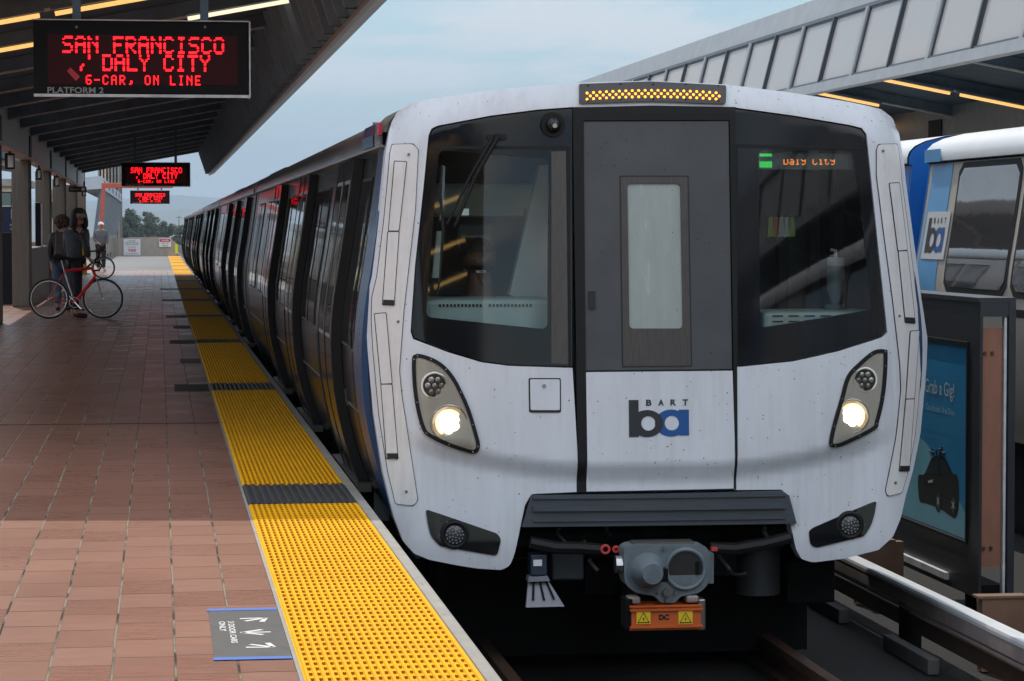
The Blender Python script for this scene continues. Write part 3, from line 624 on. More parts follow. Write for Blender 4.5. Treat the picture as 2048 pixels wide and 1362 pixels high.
# ================================================================== CANOPIES
def canopy(name, label, sgn, xt, zt, y0, y1, glazed, group=None):
    """sgn=+1: free edge towards +x. Section: beam - sloping soffit with ribs - outward leaning edge panel"""
    t = thing(name, label, 'canopy', (xt, y0, 0), group=group)
    X = lambda d: xt - sgn * d                      # d: distance inward from the tip
    zr = zt + 0.86; zb = zt + 0.16                  # soffit height at the edge panel / at the beam
    th = 0.10
    # soffit deck (sloping) with flat roof above
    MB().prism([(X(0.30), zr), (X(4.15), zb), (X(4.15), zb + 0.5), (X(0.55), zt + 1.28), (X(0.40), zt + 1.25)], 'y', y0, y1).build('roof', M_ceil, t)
    y = y0 + 0.4; n = 0
    while y < y1 - 0.2:
        m = MB()
        m.hexa([(X(0.34), y - 0.035, zr - 0.005), (X(0.34), y + 0.035, zr - 0.005), (X(4.13), y + 0.035, zb - 0.005), (X(4.13), y - 0.035, zb - 0.005)], [(X(0.34), y - 0.035, zr - 0.16), (X(0.34), y + 0.035, zr - 0.16), (X(4.13), y + 0.035, zb - 0.16), (X(4.13), y - 0.035, zb - 0.16)])
        r = m.build('rib', M_rib, t)
        MB().hexa([(X(0.36), y - 0.055, zr - 0.162), (X(0.36), y + 0.05, zr - 0.162), (X(4.13), y + 0.05, zb - 0.162), (X(4.13), y - 0.055, zb - 0.162)], [(X(0.36), y - 0.055, zr - 0.185), (X(0.36), y + 0.05, zr - 0.185), (X(4.13), y + 0.05, zb - 0.185), (X(4.13), y - 0.055, zb - 0.185)]).build('lip', M_lip, r)
        y += 3.75; n += 1
    # edge panel
    if not glazed:
        m = MB(); P = 0.94; prof = []; y = y0
        k = 0
        while y < y1:
            prof += [(y, 0.0), (min(y + P * 0.78, y1), 0.0), (min(y + P * 0.82, y1), 0.10), (min(y + P * 0.96, y1), 0.10)]; y += P
        prof.append((y1, 0.0)); n = len(prof)
        for f in (0.0, 1.0):
            for (yy, b) in prof: m.v.append((X(0.03 + 0.30 * f + b), yy, zt + 0.02 + (zr - zt + 0.05) * f))
        for i in range(n - 1): m.f.append((i, i + 1, n + i + 1, n + i))
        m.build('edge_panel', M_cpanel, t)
    else:
        y = y0 + 0.05; k = 0
        while y + 1.6 < y1:
            MB().hexa([(X(0.02), y + 0.05, zt + 0.08), (X(0.02), y + 1.55, zt + 0.08), (X(0.235), y + 1.55, zt + 0.92), (X(0.235), y + 0.05, zt + 0.92)], [(X(0.032), y + 0.05, zt + 0.08), (X(0.032), y + 1.55, zt + 0.08), (X(0.247), y + 1.55, zt + 0.92), (X(0.247), y + 0.05, zt + 0.92)]).build('pane', G_pane, t)
            wd_ = 0.055 if k % 2 == 0 else 0.028
            MB().hexa([(X(-0.035), y - wd_, zt + 0.04), (X(-0.035), y + wd_, zt + 0.04), (X(0.19), y + wd_, zt + 0.93), (X(0.19), y - wd_, zt + 0.93)], [(X(0.05), y - wd_, zt + 0.04), (X(0.05), y + wd_, zt + 0.04), (X(0.27), y + wd_, zt + 0.93), (X(0.27), y - wd_, zt + 0.93)]).build('mullion', M_capg if k % 2 == 0 else M_mull, t)
            if k % 2 == 0:
                MB().hexa([(X(0.0), y + wd_, zt + 0.07), (X(0.0), y + wd_ + 0.045, zt + 0.07), (X(0.21), y + wd_ + 0.045, zt + 0.92), (X(0.21), y + wd_, zt + 0.92)], [(X(0.05), y + wd_, zt + 0.07), (X(0.05), y + wd_ + 0.045, zt + 0.07), (X(0.26), y + wd_ + 0.045, zt + 0.92), (X(0.26), y + wd_, zt + 0.92)]).build('gasket', M_mull, t)
            for s_, a0, a1 in ((0.075, 0.0, 0.21), (0.905, 0.195, 0.245)):
                MB().hexa([(X(a0 - 0.012 if s_ < 0.5 else 0.212), y + 0.06, zt + s_), (X(a0 - 0.012 if s_ < 0.5 else 0.212), y + 1.54, zt + s_), (X(a0 - 0.004 if s_ < 0.5 else 0.222), y + 1.54, zt + s_ + 0.03), (X(a0 - 0.004 if s_ < 0.5 else 0.222), y + 0.06, zt + s_ + 0.03)], [(X(a0 + 0.03 if s_ < 0.5 else 0.25), y + 0.06, zt + s_), (X(a0 + 0.03 if s_ < 0.5 else 0.25), y + 1.54, zt + s_), (X(a0 + 0.03 if s_ < 0.5 else 0.25), y + 1.54, zt + s_ + 0.03), (X(a0 + 0.03 if s_ < 0.5 else 0.25), y + 0.06, zt + s_ + 0.03)]).build('gasket', M_mull, t)
            MB().hexa([(X(0.0), y - wd_ - 0.03, zt + 0.07), (X(0.0), y - wd_ - 0.001, zt + 0.07), (X(0.21), y - wd_ - 0.001, zt + 0.92), (X(0.21), y - wd_ - 0.03, zt + 0.92)], [(X(0.05), y - wd_ - 0.03, zt + 0.07), (X(0.05), y - wd_ - 0.001, zt + 0.07), (X(0.26), y - wd_ - 0.001, zt + 0.92), (X(0.26), y - wd_ - 0.03, zt + 0.92)]).build('gasket', M_mull, t)
            y += 1.6; k += 1
        MB().hexa([(X(0.205), y0, zt + 0.925), (X(0.205), y1, zt + 0.925), (X(0.225), y1, zt + 0.975), (X(0.225), y0, zt + 0.975)], [(X(0.30), y0, zt + 0.925), (X(0.30), y1, zt + 0.925), (X(0.30), y1, zt + 0.975), (X(0.30), y0, zt + 0.975)]).build('head_rail', M_mull, t)
    # bottom lip and cap
    if glazed: MB().prism([(X(-0.07), zt - 0.05), (X(0.09), zt - 0.05), (X(0.09), zt + 0.03), (X(-0.04), zt + 0.075)], 'y', y0, y1).build('edge_rail', M_capg, t)
    else: MB().prism([(X(-0.16), zt + 0.03), (X(-0.02), zt - 0.03), (X(0.03), zt - 0.03), (X(0.03), zt + 0.015), (X(-0.03), zt + 0.068), (X(-0.16), zt + 0.055)], 'y', y0, y1).build('edge_rail', mat('edge_pale', (0.62, 0.64, 0.66), 0.5, var=0.08, vscale=2), t)
    MB().prism([(X(0.235), zt + 0.98), (X(0.40), zt + 0.98), (X(0.48), zt + 1.29), (X(0.345), zt + 1.29)], 'y', y0, y1).build('cap', M_capg, t)
    if not glazed:
        MB().hexa([(X(-0.045), y0, zt + 0.071), (X(-0.045), y1, zt + 0.071), (X(0.225), y1, zt + 0.978), (X(0.225), y0, zt + 0.978)], [(X(-0.02), y0, zt + 0.071), (X(-0.02), y1, zt + 0.071), (X(0.25), y1, zt + 0.978), (X(0.25), y0, zt + 0.978)]).build('outer_sheet', M_galv, t)
    # beam over the columns
    xb0, xb1 = sorted((X(4.12), X(4.27)))
    MB().box(xb0, xb1, y0, y1, zt - 0.46, zb + 0.05).build('beam', M_galv, t)
    bj = MB(); xb2, xb3 = sorted((X(4.10), X(4.29)))
    y = 41.0 - 9.6 * 8
    while y < y1 - 1:
        if y > y0: MB().box(xb2, xb3, y - 0.1, y + 0.6, zt - 0.45, zb - 0.19).build('beam_joint', M_blackm, t)
        y += 9.6
    xb2, xb3 = sorted((X(4.06), X(4.30)))
    MB().box(xb2, xb3, y0, y1, zt - 0.485, zt - 0.462).build('beam_flange', M_lip, t)
    return t
ZT = 3.30
canopy('platform_canopy', 'dark ribbed canopy roof over the near brick platform', 1, 1.66, ZT, 17.0, 87.5, False)
canopy('platform_canopy', 'dark canopy roof over the platform behind the viewpoint', 1, 1.66, ZT, -45, 6.5, False)
canopy('glazed_canopy', 'canopy with slanted grey glass panes over the opposite platform', -1, 8.45, ZT, -20, 92, True)
# other half of the near canopy, past the open light slot
for nm, ya_, yb_ in (('dark roof slab beyond the row of concrete columns', 30, 87.5),):
    cs = thing('rear_canopy', nm, 'canopy', (-6, 30, 0))
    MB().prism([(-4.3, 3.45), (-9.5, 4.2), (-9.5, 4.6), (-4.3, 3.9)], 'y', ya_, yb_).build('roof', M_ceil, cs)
    y = ya_ + 0.5
    while y < yb_:
        MB().hexa([(-4.32, y - 0.04, 3.44), (-4.32, y + 0.04, 3.44), (-9.4, y + 0.04, 4.17), (-9.4, y - 0.04, 4.17)], [(-4.32, y - 0.04, 3.28), (-4.32, y + 0.04, 3.28), (-9.4, y + 0.04, 4.0), (-9.4, y - 0.04, 4.0)]).build('rib', M_lip, cs); y += 3.75
# columns and low walls
for i, y in enumerate((41.0, 50.6, 60.2, 69.8, 79.4, 88.6)):
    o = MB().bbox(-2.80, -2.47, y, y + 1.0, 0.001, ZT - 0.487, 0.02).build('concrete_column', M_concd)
    tag(o, ['concrete column cut by the photo edge, nearest of the row', 'concrete column right of the navy poster, behind the rear bicycle wheel', 'concrete column left of the curly-haired person with a backpack', 'concrete column just left of the long-haired person', 'concrete column above the shoulder of the long-haired person', 'farthest concrete column, last before the open sky'][i], 'column', 'concrete columns along the platform')
for i, (y0, y1) in enumerate(((51.7, 60.1), (61.3, 69.7), (70.9, 79.3), (80.5, 88.5))):
    o = MB().bbox(-2.70, -2.50, y0, y1, 0.001, 1.12, 0.02).build('low_wall', M_wall)
    tag(o, ['low concrete wall directly behind the red bicycle saddle', 'low concrete wall behind the curly-haired person', 'low concrete wall behind the long-haired person', 'low concrete wall beside the person in the white cap'][i], 'wall', 'low walls between the columns')
oc = MB().box(-3.2, -2.86, 52.5, 53.4, 0.001, 1.42).build('dark_cabinet', M_blackm); tag(oc, 'dark metal cabinet left of the concrete columns below the navy poster', 'cabinet')
# map case on the column, box lamps under the beam
mc = thing('map_case', 'tall thin black display case hung between two concrete columns', 'display case', (-2.42, 56, 1.0))
yk = 57.0; xk0, zk1 = PY(70, 405, yk); xk1, zk0 = PY(82, 497, yk)
MB().bbox(xk0, xk1, yk, yk + 0.5, zk0, zk1, 0.01).build('case', M_signb, mc); MB().box(xk1 + 0.001, xk1 + 0.02, yk + 0.02, yk + 0.48, zk0 + 0.02, zk1 - 0.02).build('edge_trim', M_lip, mc)
lab = ['boxy hanging lamp under the beam at the photo edge', 'small hanging lamp box above the black display case', 'small hanging lamp box above the curly-haired person', 'tiny hanging lamp box nearest the sky opening']
for i, (px0, py0, px1, py1, D) in enumerate(((9, 306, 28, 338, 45), (72, 337, 82, 359, 55), (107, 352, 118, 373, 64.5), (163, 378, 172, 392, 84))):
    x0, z1 = PY(px0, py0, D); x1, z0 = PY(px1, py1, D); b = thing('hanging_lamp_box', lab[i], 'lamp', (x0, D, z0), group='hanging lamp boxes under the beam')
    MB().bbox(x0, x1, D, D + 0.35, z0, z1, 0.01).build('housing', M_blackm, b)
    MB().box(x0 + (x1 - x0) * 0.35, x1 - 0.01, D - 0.006, D - 0.001, z0 + 0.03, z1 - 0.04).build('face', M_letter, b)
    MB().tube([((x0 + x1) / 2, D + 0.15, z1 - 0.005), ((x0 + x1) / 2, D + 0.15, z1 + 0.25)], 0.02, 6).build('stem', M_blackm, b)
D = 76.0; x0, z1 = PY(137, 373, D); x1, z0 = PY(173, 384, D)
es = thing('hanging_sign', 'small dark hanging sign with a white square at its end', 'sign', (x0, D, z0))
MB().bbox(x0, x1, D, D + 0.08, z0, z1, 0.008).build('board', M_signb, es)
wall_text(es, 'Elevator', x0 + 0.05, D - 0.004, z0 + 0.05, (x1 - x0) * 0.62, 0.07, M_lettergrey)
MB().box(x1 - 0.14, x1 - 0.04, D - 0.006, D - 0.002, z0 + 0.03, z1 - 0.03).build('symbol', M_letter, es)
MB().box(x0 + 0.04, x0 + 0.06, D + 0.03, D + 0.05, z1 - 0.004, z1 + 0.45).box(x1 - 0.06, x1 - 0.04, D + 0.03, D + 0.05, z1 - 0.004, z1 + 0.45).build('hanger', M_blackm, es)
# navy poster board
D = 58.5; x0, z1 = PY(2, 412, D); x1, z0 = PY(47, 484, D)
pb = thing('poster_board', 'navy notice board with pale BART logo beside the concrete column', 'poster', (x0, D, 0))
MB().bbox(x0, x1, D, D + 0.1, z0, z1, 0.01).build('board', M_posterb, pb)
MB().box(x0 - 0.05, x1 + 0.4, D - 0.02, D + 0.16, 0.001, z0 - 0.002).build('plinth', M_wall, pb)
M_pl = mat('poster_pale', (0.42, 0.48, 0.52), 0.6)
def logo(par, x, y, z, wid, dark, blue, proj=None, thick=None):
    """the b-and-a mark with the spaced word above, in the xz plane (x,z = lower left)"""
    P = proj or (lambda a, b, e: (x + a, y - e, z + b)); s = wid / 1.24
    def poly(outer, holes, m, nm, e):
        r = tri_fill([outer] + holes)
        MB().add([P(v.x * s, v.y * s, e) for v in r[0]], r[1]).build(nm, m, par, recalc=False, world=proj is None)
    rr = 0.272
    def arc(cx, cy, r, a0, a1, n): return [(cx + r * math.cos(R(a0 + (a1 - a0) * k / n)), cy + r * math.sin(R(a0 + (a1 - a0) * k / n))) for k in range(n + 1)]
    a_out = [(1.24, 0.02), (1.24, 0.545), (1.03, 0.545), (1.03, 0.515)] + [(0.87 + 0.335 * math.cos(R(62 + k * 236 / 30)), 0.275 + 0.275 * math.sin(R(62 + k * 236 / 30))) for k in range(31)] + [(1.03, 0.035), (1.03, 0.02)]
    poly(a_out, [circ(0.885, 0.275, 0.148, 28)], blue, 'logo_letter', 0.003)
    b_out = [(0, 0.0), (0.2, 0.0), (0.2, 0.035)] + [(0.375 + 0.335 * math.cos(R(-118 + k * 236 / 30)), 0.27 + 0.275 * math.sin(R(-118 + k * 236 / 30))) for k in range(31)] + [(0.2, 0.51), (0.2, 0.75), (0, 0.75)]
    poly(b_out, [circ(0.40, 0.275, 0.148, 28)], dark, 'logo_letter', 0.005)
    for k, ch in enumerate('BART'):
        v, f = text_fit(ch, 0.115 * s, 0.125 * s, 0.035)
        MB().add([P((0.355 + 0.252 * k) * s + a, 0.63 * s + b, 0.004) for a, b in v], f).build('logo_word', dark, par, recalc=False, world=proj is None)
lx, lz = PY(22, 438, D); logo(pb, lx, D - 0.002, lz, 0.36, M_pl, M_pl)
lx, lz = PY(20, 452, D); wall_text(pb, 'PARDON OUR', lx, D - 0.003, lz, 0.36, 0.045, M_letter, bold=0.01)
lx, lz = PY(20, 459.5, D); wall_text(pb, 'APPEARANCE', lx, D - 0.003, lz, 0.36, 0.045, M_letter, bold=0.01)
# pale buildings behind the columns
D = 130.0
for i, (px0, px1, yt, lbl) in enumerate(((-40, 46, 372, 'cream building with a green window behind the navy notice board'), (96, 128, 392, 'pale yellow building seen between the concrete columns'))):
    x0, zt = PY(px0, yt, D + i * 12); x1 = PY(px1, yt, D + i * 12)[0]; yb = D + i * 12
    bl = thing('cream_building', lbl, 'building', ((x0 + x1) / 2, yb, -8))
    MB().box(x0, x1, yb, yb + 8, -8, zt).build('wall', M_cream, bl); MB().box(x0 - 0.2, x1 + 0.2, yb - 0.25, yb + 8.2, zt + 0.002, zt + 0.35).build('roof', M_conc, bl)
    wx0, wz1 = PY(px0 + (44 if i == 0 else 10), yt + 14, yb); wx1, wz0 = PY(px0 + (62 if i == 0 else 16), yt + 42, yb)
    wn_ = MB().box(wx0 - 0.06, wx1 + 0.06, yb - 0.06, yb - 0.002, wz0 - 0.06, wz1 + 0.06).build('window', M_blackm, bl)
    MB().box(wx0, wx1, yb - 0.075, yb - 0.062, wz0, wz1).build('pane', mat('green_pane', (0.09, 0.14, 0.12), 0.2), wn_)

# ceiling lights
def tube_light(x, y, z, slope, L, label, grp, mm):
    t = thing('fluorescent_light', label, 'ceiling light', (x, y, z), group=grp)
    MB().hexa([(0, -0.05, 0.03), (L, -0.05, 0.03 + slope * L), (L, 0.05, 0.03 + slope * L), (0, 0.05, 0.03)], [(0, -0.05, 0.07), (L, -0.05, 0.07 + slope * L), (L, 0.05, 0.07 + slope * L), (0, 0.05, 0.07)]).build('housing', M_rib, t, world=False)
    MB().tube([(0.04, 0, 0.0), (L - 0.04, 0, slope * (L - 0.04))], 0.022, 8).build('tube', mm, t, world=False)
lt = thing
rowY = (24.6, 27.9)
nms = ['in the row along the top edge', 'in the row just above the nearest sign', 'in the row hidden behind the nearest sign']
pos = ['touching the beam', 'second from the beam', 'third from the beam']
SL = 0.70 / 3.85
for r, y in enumerate(rowY):
    for k in range(3):
        x = -2.25 + 1.26 * k; z = ZT + 0.16 + (x - (1.66 - 4.15)) * SL - 0.24
        if (r, k) == (1, 1): continue
        tube_light(x, y, z, SL, 1.2, 'warm tube light %s, %s' % (pos[k], nms[r]), 'tube lights under the near canopy', M_tube if (r, k) != (1, 2) else M_tubew)
for y in (2.5, -1.5, -5.5, -9.5):
    for k in range(3):
        x = -2.25 + 1.26 * k; z = ZT + 0.16 + (x - (1.66 - 4.15)) * SL - 0.24
        tube_light(x, y, z, SL, 1.2, 'warm tube light under the roof behind the viewpoint', 'tube lights behind the viewpoint', mat('fluorescent_tube_strong', (0.8, 0.7, 0.5), 0.5, emit=(1.0, 0.60, 0.20), estr=3.5))
for r in range(8):
    y = 29.0 + 3.75 * r
    for k in range(3):
        x = 9.0 + 1.22 * k; z = ZT + 0.86 - (x - 8.75) * SL - 0.24
        if (r + k) % 3 == 2: continue
        tube_light(x, y, z, -SL, 1.15, 'yellow tube light under the glazed canopy, %s row away, %s' % (('first', 'second', 'third', 'fourth', 'fifth', 'sixth', 'seventh', 'eighth')[r], ('beside the panes', 'midway', 'beside the inner beam')[k]), 'tube lights under the glazed canopy', M_tube if k else M_tubew)
for i, y in enumerate((24.0, 33.6, 43.2, 52.8)):
    o = MB().bbox(12.45, 12.75, y, y + 0.4, 0.001, ZT - 0.487, 0.015).build('dark_post', M_blackm)
    tag(o, 'dark post under the glazed canopy behind the silver train', 'post', 'posts of the opposite platform')

# ================================================================== TRAIN SIGNS
FONT = {'S': '01111 10000 10000 01110 00001 00001 11110', 'A': '01110 10001 10001 11111 10001 10001 10001', 'N': '10001 11001 10101 10011 10001 10001 10001',
 'F': '11111 10000 10000 11110 10000 10000 10000', 'R': '11110 10001 10001 11110 10100 10010 10001', 'C': '01110 10001 10000 10000 10000 10001 01110', 'I': '01110 00100 00100 00100 00100 00100 01110',
 'O': '01110 10001 10001 10001 10001 10001 01110', '/': '00001 00001 00010 00100 01000 10000 10000', 'D': '11110 10001 10001 10001 10001 10001 11110', 'L': '10000 10000 10000 10000 10000 10000 11111',
 'Y': '10001 10001 01010 00100 00100 00100 00100', 'T': '11111 00100 00100 00100 00100 00100 00100', '6': '01111 10000 10000 11110 10001 10001 01110', '-': '00000 00000 00000 11111 00000 00000 00000',
 ',': '00000 00000 00000 00000 00110 00110 01100', 'E': '11111 10000 10000 11110 10000 10000 11111', 'a': '00000 00000 01110 00001 01111 10001 01111', 'l': '01100 00100 00100 00100 00100 00100 01110',
 'y': '00000 10001 10001 01111 00001 00001 01110', 'i': '00100 00000 01100 00100 00100 00100 01110', 't': '01000 01000 11100 01000 01000 01001 00110', ' ': '00000 00000 00000 00000 00000 00000 00000'}
def led(mb, s, x0, ztop, pitch_x, cw, ch, y, sub=1, skip=(), fill=0.8):
    """dot-matrix text as small lit squares facing -y"""
    for i, chx in enumerate(s):
        rows = FONT[chx].split()
        for r in range(7 * sub):
            if r in skip: continue
            for c in range(5 * sub):
                if rows[r // sub][c // sub] == '1':
                    x = x0 + i * pitch_x + c * cw; z = ztop - r * ch
                    mb.add([(x, y, z), (x + cw * fill, y, z), (x + cw * fill, y, z - ch * fill), (x, y, z - ch * fill)], [(0, 3, 2, 1)])
YS = 19.1
sx0, sz1 = PY(66, 40, YS); sx1, sz0 = PY(498, 190, YS)
sg = thing('train_sign', 'large black hanging departure sign nearest the viewer, red letters and red sticker', 'departure sign', ((sx0 + sx1) / 2, YS, 0), group='hanging departure signs')
W2 = (sx1 - sx0) / 2; q = FPX / YS * 1.0; cxs = (sx0 + sx1) / 2
def SL_(px, py): a, b = PY(px, py, YS); return a - cxs, b
MB().bbox(-W2, W2, 0.006, 0.24, sz0, sz1, 0.008).build('housing', M_signb, sg, world=False)
MB().box(-W2 + 0.003, W2 + 0.004, -0.012, 0.005, sz0 - 0.022, sz0 - 0.001).box(W2 + 0.001, W2 + 0.012, -0.012, 0.22, sz0 - 0.02, sz1 + 0.004).box(-W2, W2, -0.012, 0.22, sz1 + 0.001, sz1 + 0.009).build('rim', M_lip, sg, world=False)
a = SL_(95, 68); b = SL_(476, 171)
MB().box(a[0], b[0], 0.0, 0.005, b[1], a[1]).build('display_face', M_signr, sg, world=False)
lm = MB()
px = 1 / 272.0
x, z = SL_(125, 72); led(lm, 'SAN FRANCISCO', x, z, 24.6 * px, 1.98 * px, 2.35 * px, -0.004, 2, skip=(3, 4, 10), fill=0.9)
x, z = SL_(160, 109); led(lm, '/', x, z, 24 * px, 1.98 * px, 2.3 * px, -0.004, 2, skip=(4, 5, 6, 7), fill=0.9)
x, z = SL_(205, 109); led(lm, 'DALY CITY', x, z, 23.8 * px, 1.98 * px, 2.3 * px, -0.004, 2, skip=(2, 9), fill=0.9)
x, z = SL_(172, 150); led(lm, '6-CAR, ON LINE', x, z, 16.4 * px, 2.1 * px, 2.7 * px, -0.004, 1, skip=(), fill=0.85)
lm.build('red_lettering', M_led, sg, world=False, recalc=False)
x, z = SL_(95, 186); v, f = text_fit('PLATFORM 2', 109 * px, 12 * px, 0.02, 1.02)
MB().add([(x + a_, -0.001, z + b_) for a_, b_ in v], f).build('platform_lettering', M_lettergrey, sg, world=False, recalc=False)
for pxx in (152, 409):
    x, _ = SL_(pxx, 20); MB().box(x - 0.03, x + 0.03, 0.1, 0.16, sz1 + 0.01, ZT + 0.75).build('hanger', M_rib, sg, world=False)
    x, z = SL_(pxx + 1, 54); MB().disc((x, z), 0.009, -0.002, 0.005, 10).build('bolt', M_lettergrey, sg, world=False)
for i, (Yc, cpx, lbl) in enumerate(((60.0, 311.5, 'black hanging departure sign at the canopy end, middle-sized of the three'), (103.9, 299.5, 'smallest black departure sign, hanging below the red gantry beam'))):
    c = copy_tree(sg); c.location = (PY(cpx, 350, Yc)[0], Yc, 0); c['label'] = lbl
    if i == 1:
        for ch in list(c.children):
            if ch.name.startswith('hanger'):
                ch.data = ch.data.copy()
                for v_ in ch.data.vertices:
                    if v_.co.z > sz1 + 0.1: v_.co.z = gz0 - 0.003
c_sticker = MB(); p4 = [SL_(a_, b_) for a_, b_ in ((134, 142), (141, 135), (160, 153), (152, 162))]
st = MB().add([(cxs + a_, YS - 0.006, b_) for a_, b_ in p4] + [(cxs + a_, YS - 0.002, b_) for a_, b_ in p4], [(0, 1, 2, 3), (7, 6, 5, 4), (0, 4, 5, 1), (1, 5, 6, 2), (2, 6, 7, 3), (3, 7, 4, 0)]).build('red_sticker', mat('sticker_red', (0.60, 0.03, 0.05), 0.5))
st.parent = sg; st.matrix_parent_inverse = Matrix.Translation(-Vector(sg.location))

# ================================================================== LEAD TRAIN CAR
YN = 14.03
def sst(a, b, x): t = min(1, max(0, (x - a) / (b - a))); return t * t * (3 - 2 * t)
def roofz(x): a = min(abs(x), 1.42); return 2.325 - 0.028 * (a / 0.7) ** 2 - 0.085 * (a / 1.25) ** 4 - (1.9 * max(0, a - 1.22) ** 2.0)
def surf(x, z):
    a = abs(x)
    y = 0.05 * (x / 1.25) ** 2 + 1.6 * max(0, a - 1.25) ** 2 + 0.065 * z
    d = z - (roofz(x) - 0.17)
    if d > 0: y += 1.7 * min(d, 0.24) ** 2
    zc = 0.19 + 0.14 * (min(a, 1.4) / 1.2) ** 2.6
    y += 0.045 * sst(zc + 0.03, zc - 0.10, z) * (1 - sst(1.12, 1.46, a))
    # shallow tuck at the very bottom of the skirt
    y += 0.5 * max(0, -0.2 - z) ** 2
    return y
def F(px, py):
    Y = YN + 0.1
    for _ in range(8):
        X, Z = PY(px, py, Y); Y = YN + surf(X - XC, Z)
    return (X - XC, Z)
def Fs(pts): return [F(*p[:2]) for p in pts]
def resample(poly, mx):
    out = []
    for i in range(len(poly)):
        a = Vector(poly[i]); b = Vector(poly[(i + 1) % len(poly)]); n = max(1, int((b - a).length / mx + 0.999))
        for k in range(n): out.append((a + (b - a) * k / n)[:])
    res = []
    for p in out:
        if not res or (Vector(p) - Vector(res[-1])).length > 1e-4: res.append(p)
    return res
def front(name, m, par, outer, holes=(), off=0.0, depth=0.03, step=0.05, fn=surf, root=None):
    """a piece of the car front: outline in car x,z laid on the curved front surface, with thickness"""
    outer = resample(outer, step); holes = [resample(h, step) for h in holes]
    vs = []
    xs = [p[0] for p in outer]; zs = [p[1] for p in outer]; bnd = outer + [p for h in holes for p in h]
    x = min(xs) + step / 2
    while x < max(xs):
        z = min(zs) + step / 2
        while z < max(zs):
            if pip((x, z), outer) and not any(pip((x, z), h) for h in holes):
                if min((x - q[0]) ** 2 + (z - q[1]) ** 2 for q in bnd) > (step * 0.45) ** 2: vs.append(Vector((x, z)))
            z += step
        x += step
    P2, T = tri_fill([outer] + holes, vs)
    n = len(P2); V = [(p.x, fn(p.x, p.y) - off, p.y) for p in P2]; cnt = {}; Fc = []
    for f in T:
        a, b, c = [P2[i] for i in f]
        if (b.x - a.x) * (c.y - a.y) - (c.x - a.x) * (b.y - a.y) < 0: f = f[::-1]   # face -y
        Fc.append(f)
        for i in range(3): e = (f[i], f[(i + 1) % 3]); cnt[e] = 1
    nf = len(Fc)
    V += [(p.x, fn(p.x, p.y) - off + depth, p.y) for p in P2]
    side = [(b, a, a + n, b + n) for (a, b) in cnt if (b, a) not in cnt]
    me = bpy.data.meshes.new(name); me.from_pydata(V, [], Fc + side); me.materials.append(m)
    me.polygons.foreach_set('use_smooth', [True] * len(me.polygons))
    nr = []; e = 0.004
    for k, pl_ in enumerate(me.polygons):
        for vi in pl_.vertices:
            if k < nf:
                x, z = P2[vi].x, P2[vi].y
                nr.append(Vector(((fn(x + e, z) - fn(x - e, z)) / (2 * e), -1, (fn(x, z + e) - fn(x, z - e)) / (2 * e))).normalized())
            else: nr.append(pl_.normal.copy())
    me.normals_split_custom_set(nr)
    o = bpy.data.objects.new(name, me); COL.objects.link(o); o.parent = par
    return o
car = thing('train_car', 'leading train car with white cab front and lit headlights at the platform', 'train car', (XC, YN, 0), group='cars of the train at the platform')
outerL = [(1153, 984), (1063, 988), (1050, 1010), (1030, 1105), (1020, 1132, 10), (1002, 1140), (955, 1137), (916, 1131), (860, 1120), (828, 1107), (806, 1082), (788, 1035), (781, 1006), (766, 944), (747, 830), (735, 697), (732, 641), (733, 595), (744, 553), (758, 441), (771, 307), (778, 262), (785, 240), (798, 222), (820, 208), (861, 198), (982, 180), (1143, 166), (1300, 161.5), (1453, 169), (1588, 186), (1700, 204), (1762, 218), (1785, 236), (1798, 266), (1802, 290), (1812, 365), (1825, 463), (1843, 598), (1855, 678), (1853, 734), (1841, 866), (1827, 937), (1812, 990), (1801, 1038), (1786, 1073), (1757, 1100), (1691, 1117), (1625, 1125, 8), (1603, 1118), (1592, 1098), (1574, 1016), (1565, 979), (1471, 980)]
wsR = [(1469, 733), (1480, 734), (1588, 723), (1677, 703), (1765, 675), (1775, 665), (1756, 486), (1742, 351), (1733, 268), (1724, 256), (1700, 250), (1588, 231), (1471, 215)]
wsL = [(1145, 214), (1076, 219), (982, 231), (876, 251), (863, 257), (857, 271), (847, 374), (830, 531), (821, 663), (826, 678), (897, 705), (964, 725), (1018, 732), (1145, 736)]
front('front_mask', M_white, car, Fs(fillet(outerL, 4, 3) + wsR + wsL), depth=0.13, step=0.03)
# black windscreen surrounds with openings, glass, door
clrL = fillet([(878, 300), (1099, 318), (1096, 659), (852, 634)], 14)
clrR = fillet([(1518, 300), (1706, 300), (1718, 372), (1745, 620), (1521, 656)], 12)
gL = [(1145, 217), (1076, 222), (982, 234), (878, 254), (866, 260), (860, 273), (850, 374), (833, 531), (824, 661), (829, 675), (897, 702), (964, 722), (1018, 729), (1145, 733)]
gR = [(1471, 730), (1480, 731), (1588, 720), (1677, 700), (1763, 672), (1771, 663), (1753, 486), (1739, 351), (1730, 270), (1722, 259), (1700, 253), (1588, 234), (1471, 218)]
front('windscreen_surround', M_blackg, car, Fs(gL), [Fs(clrL)], off=-0.012, depth=0.03)
front('windscreen_surround', M_blackg, car, Fs(gR), [Fs(clrR)], off=-0.012, depth=0.03)
front('windscreen', G_front, car, Fs(inset(clrL, -1.5)), off=-0.016, depth=0.0015)
front('windscreen', G_front, car, Fs(inset(clrR, -1.5)), off=-0.016, depth=0.0015)
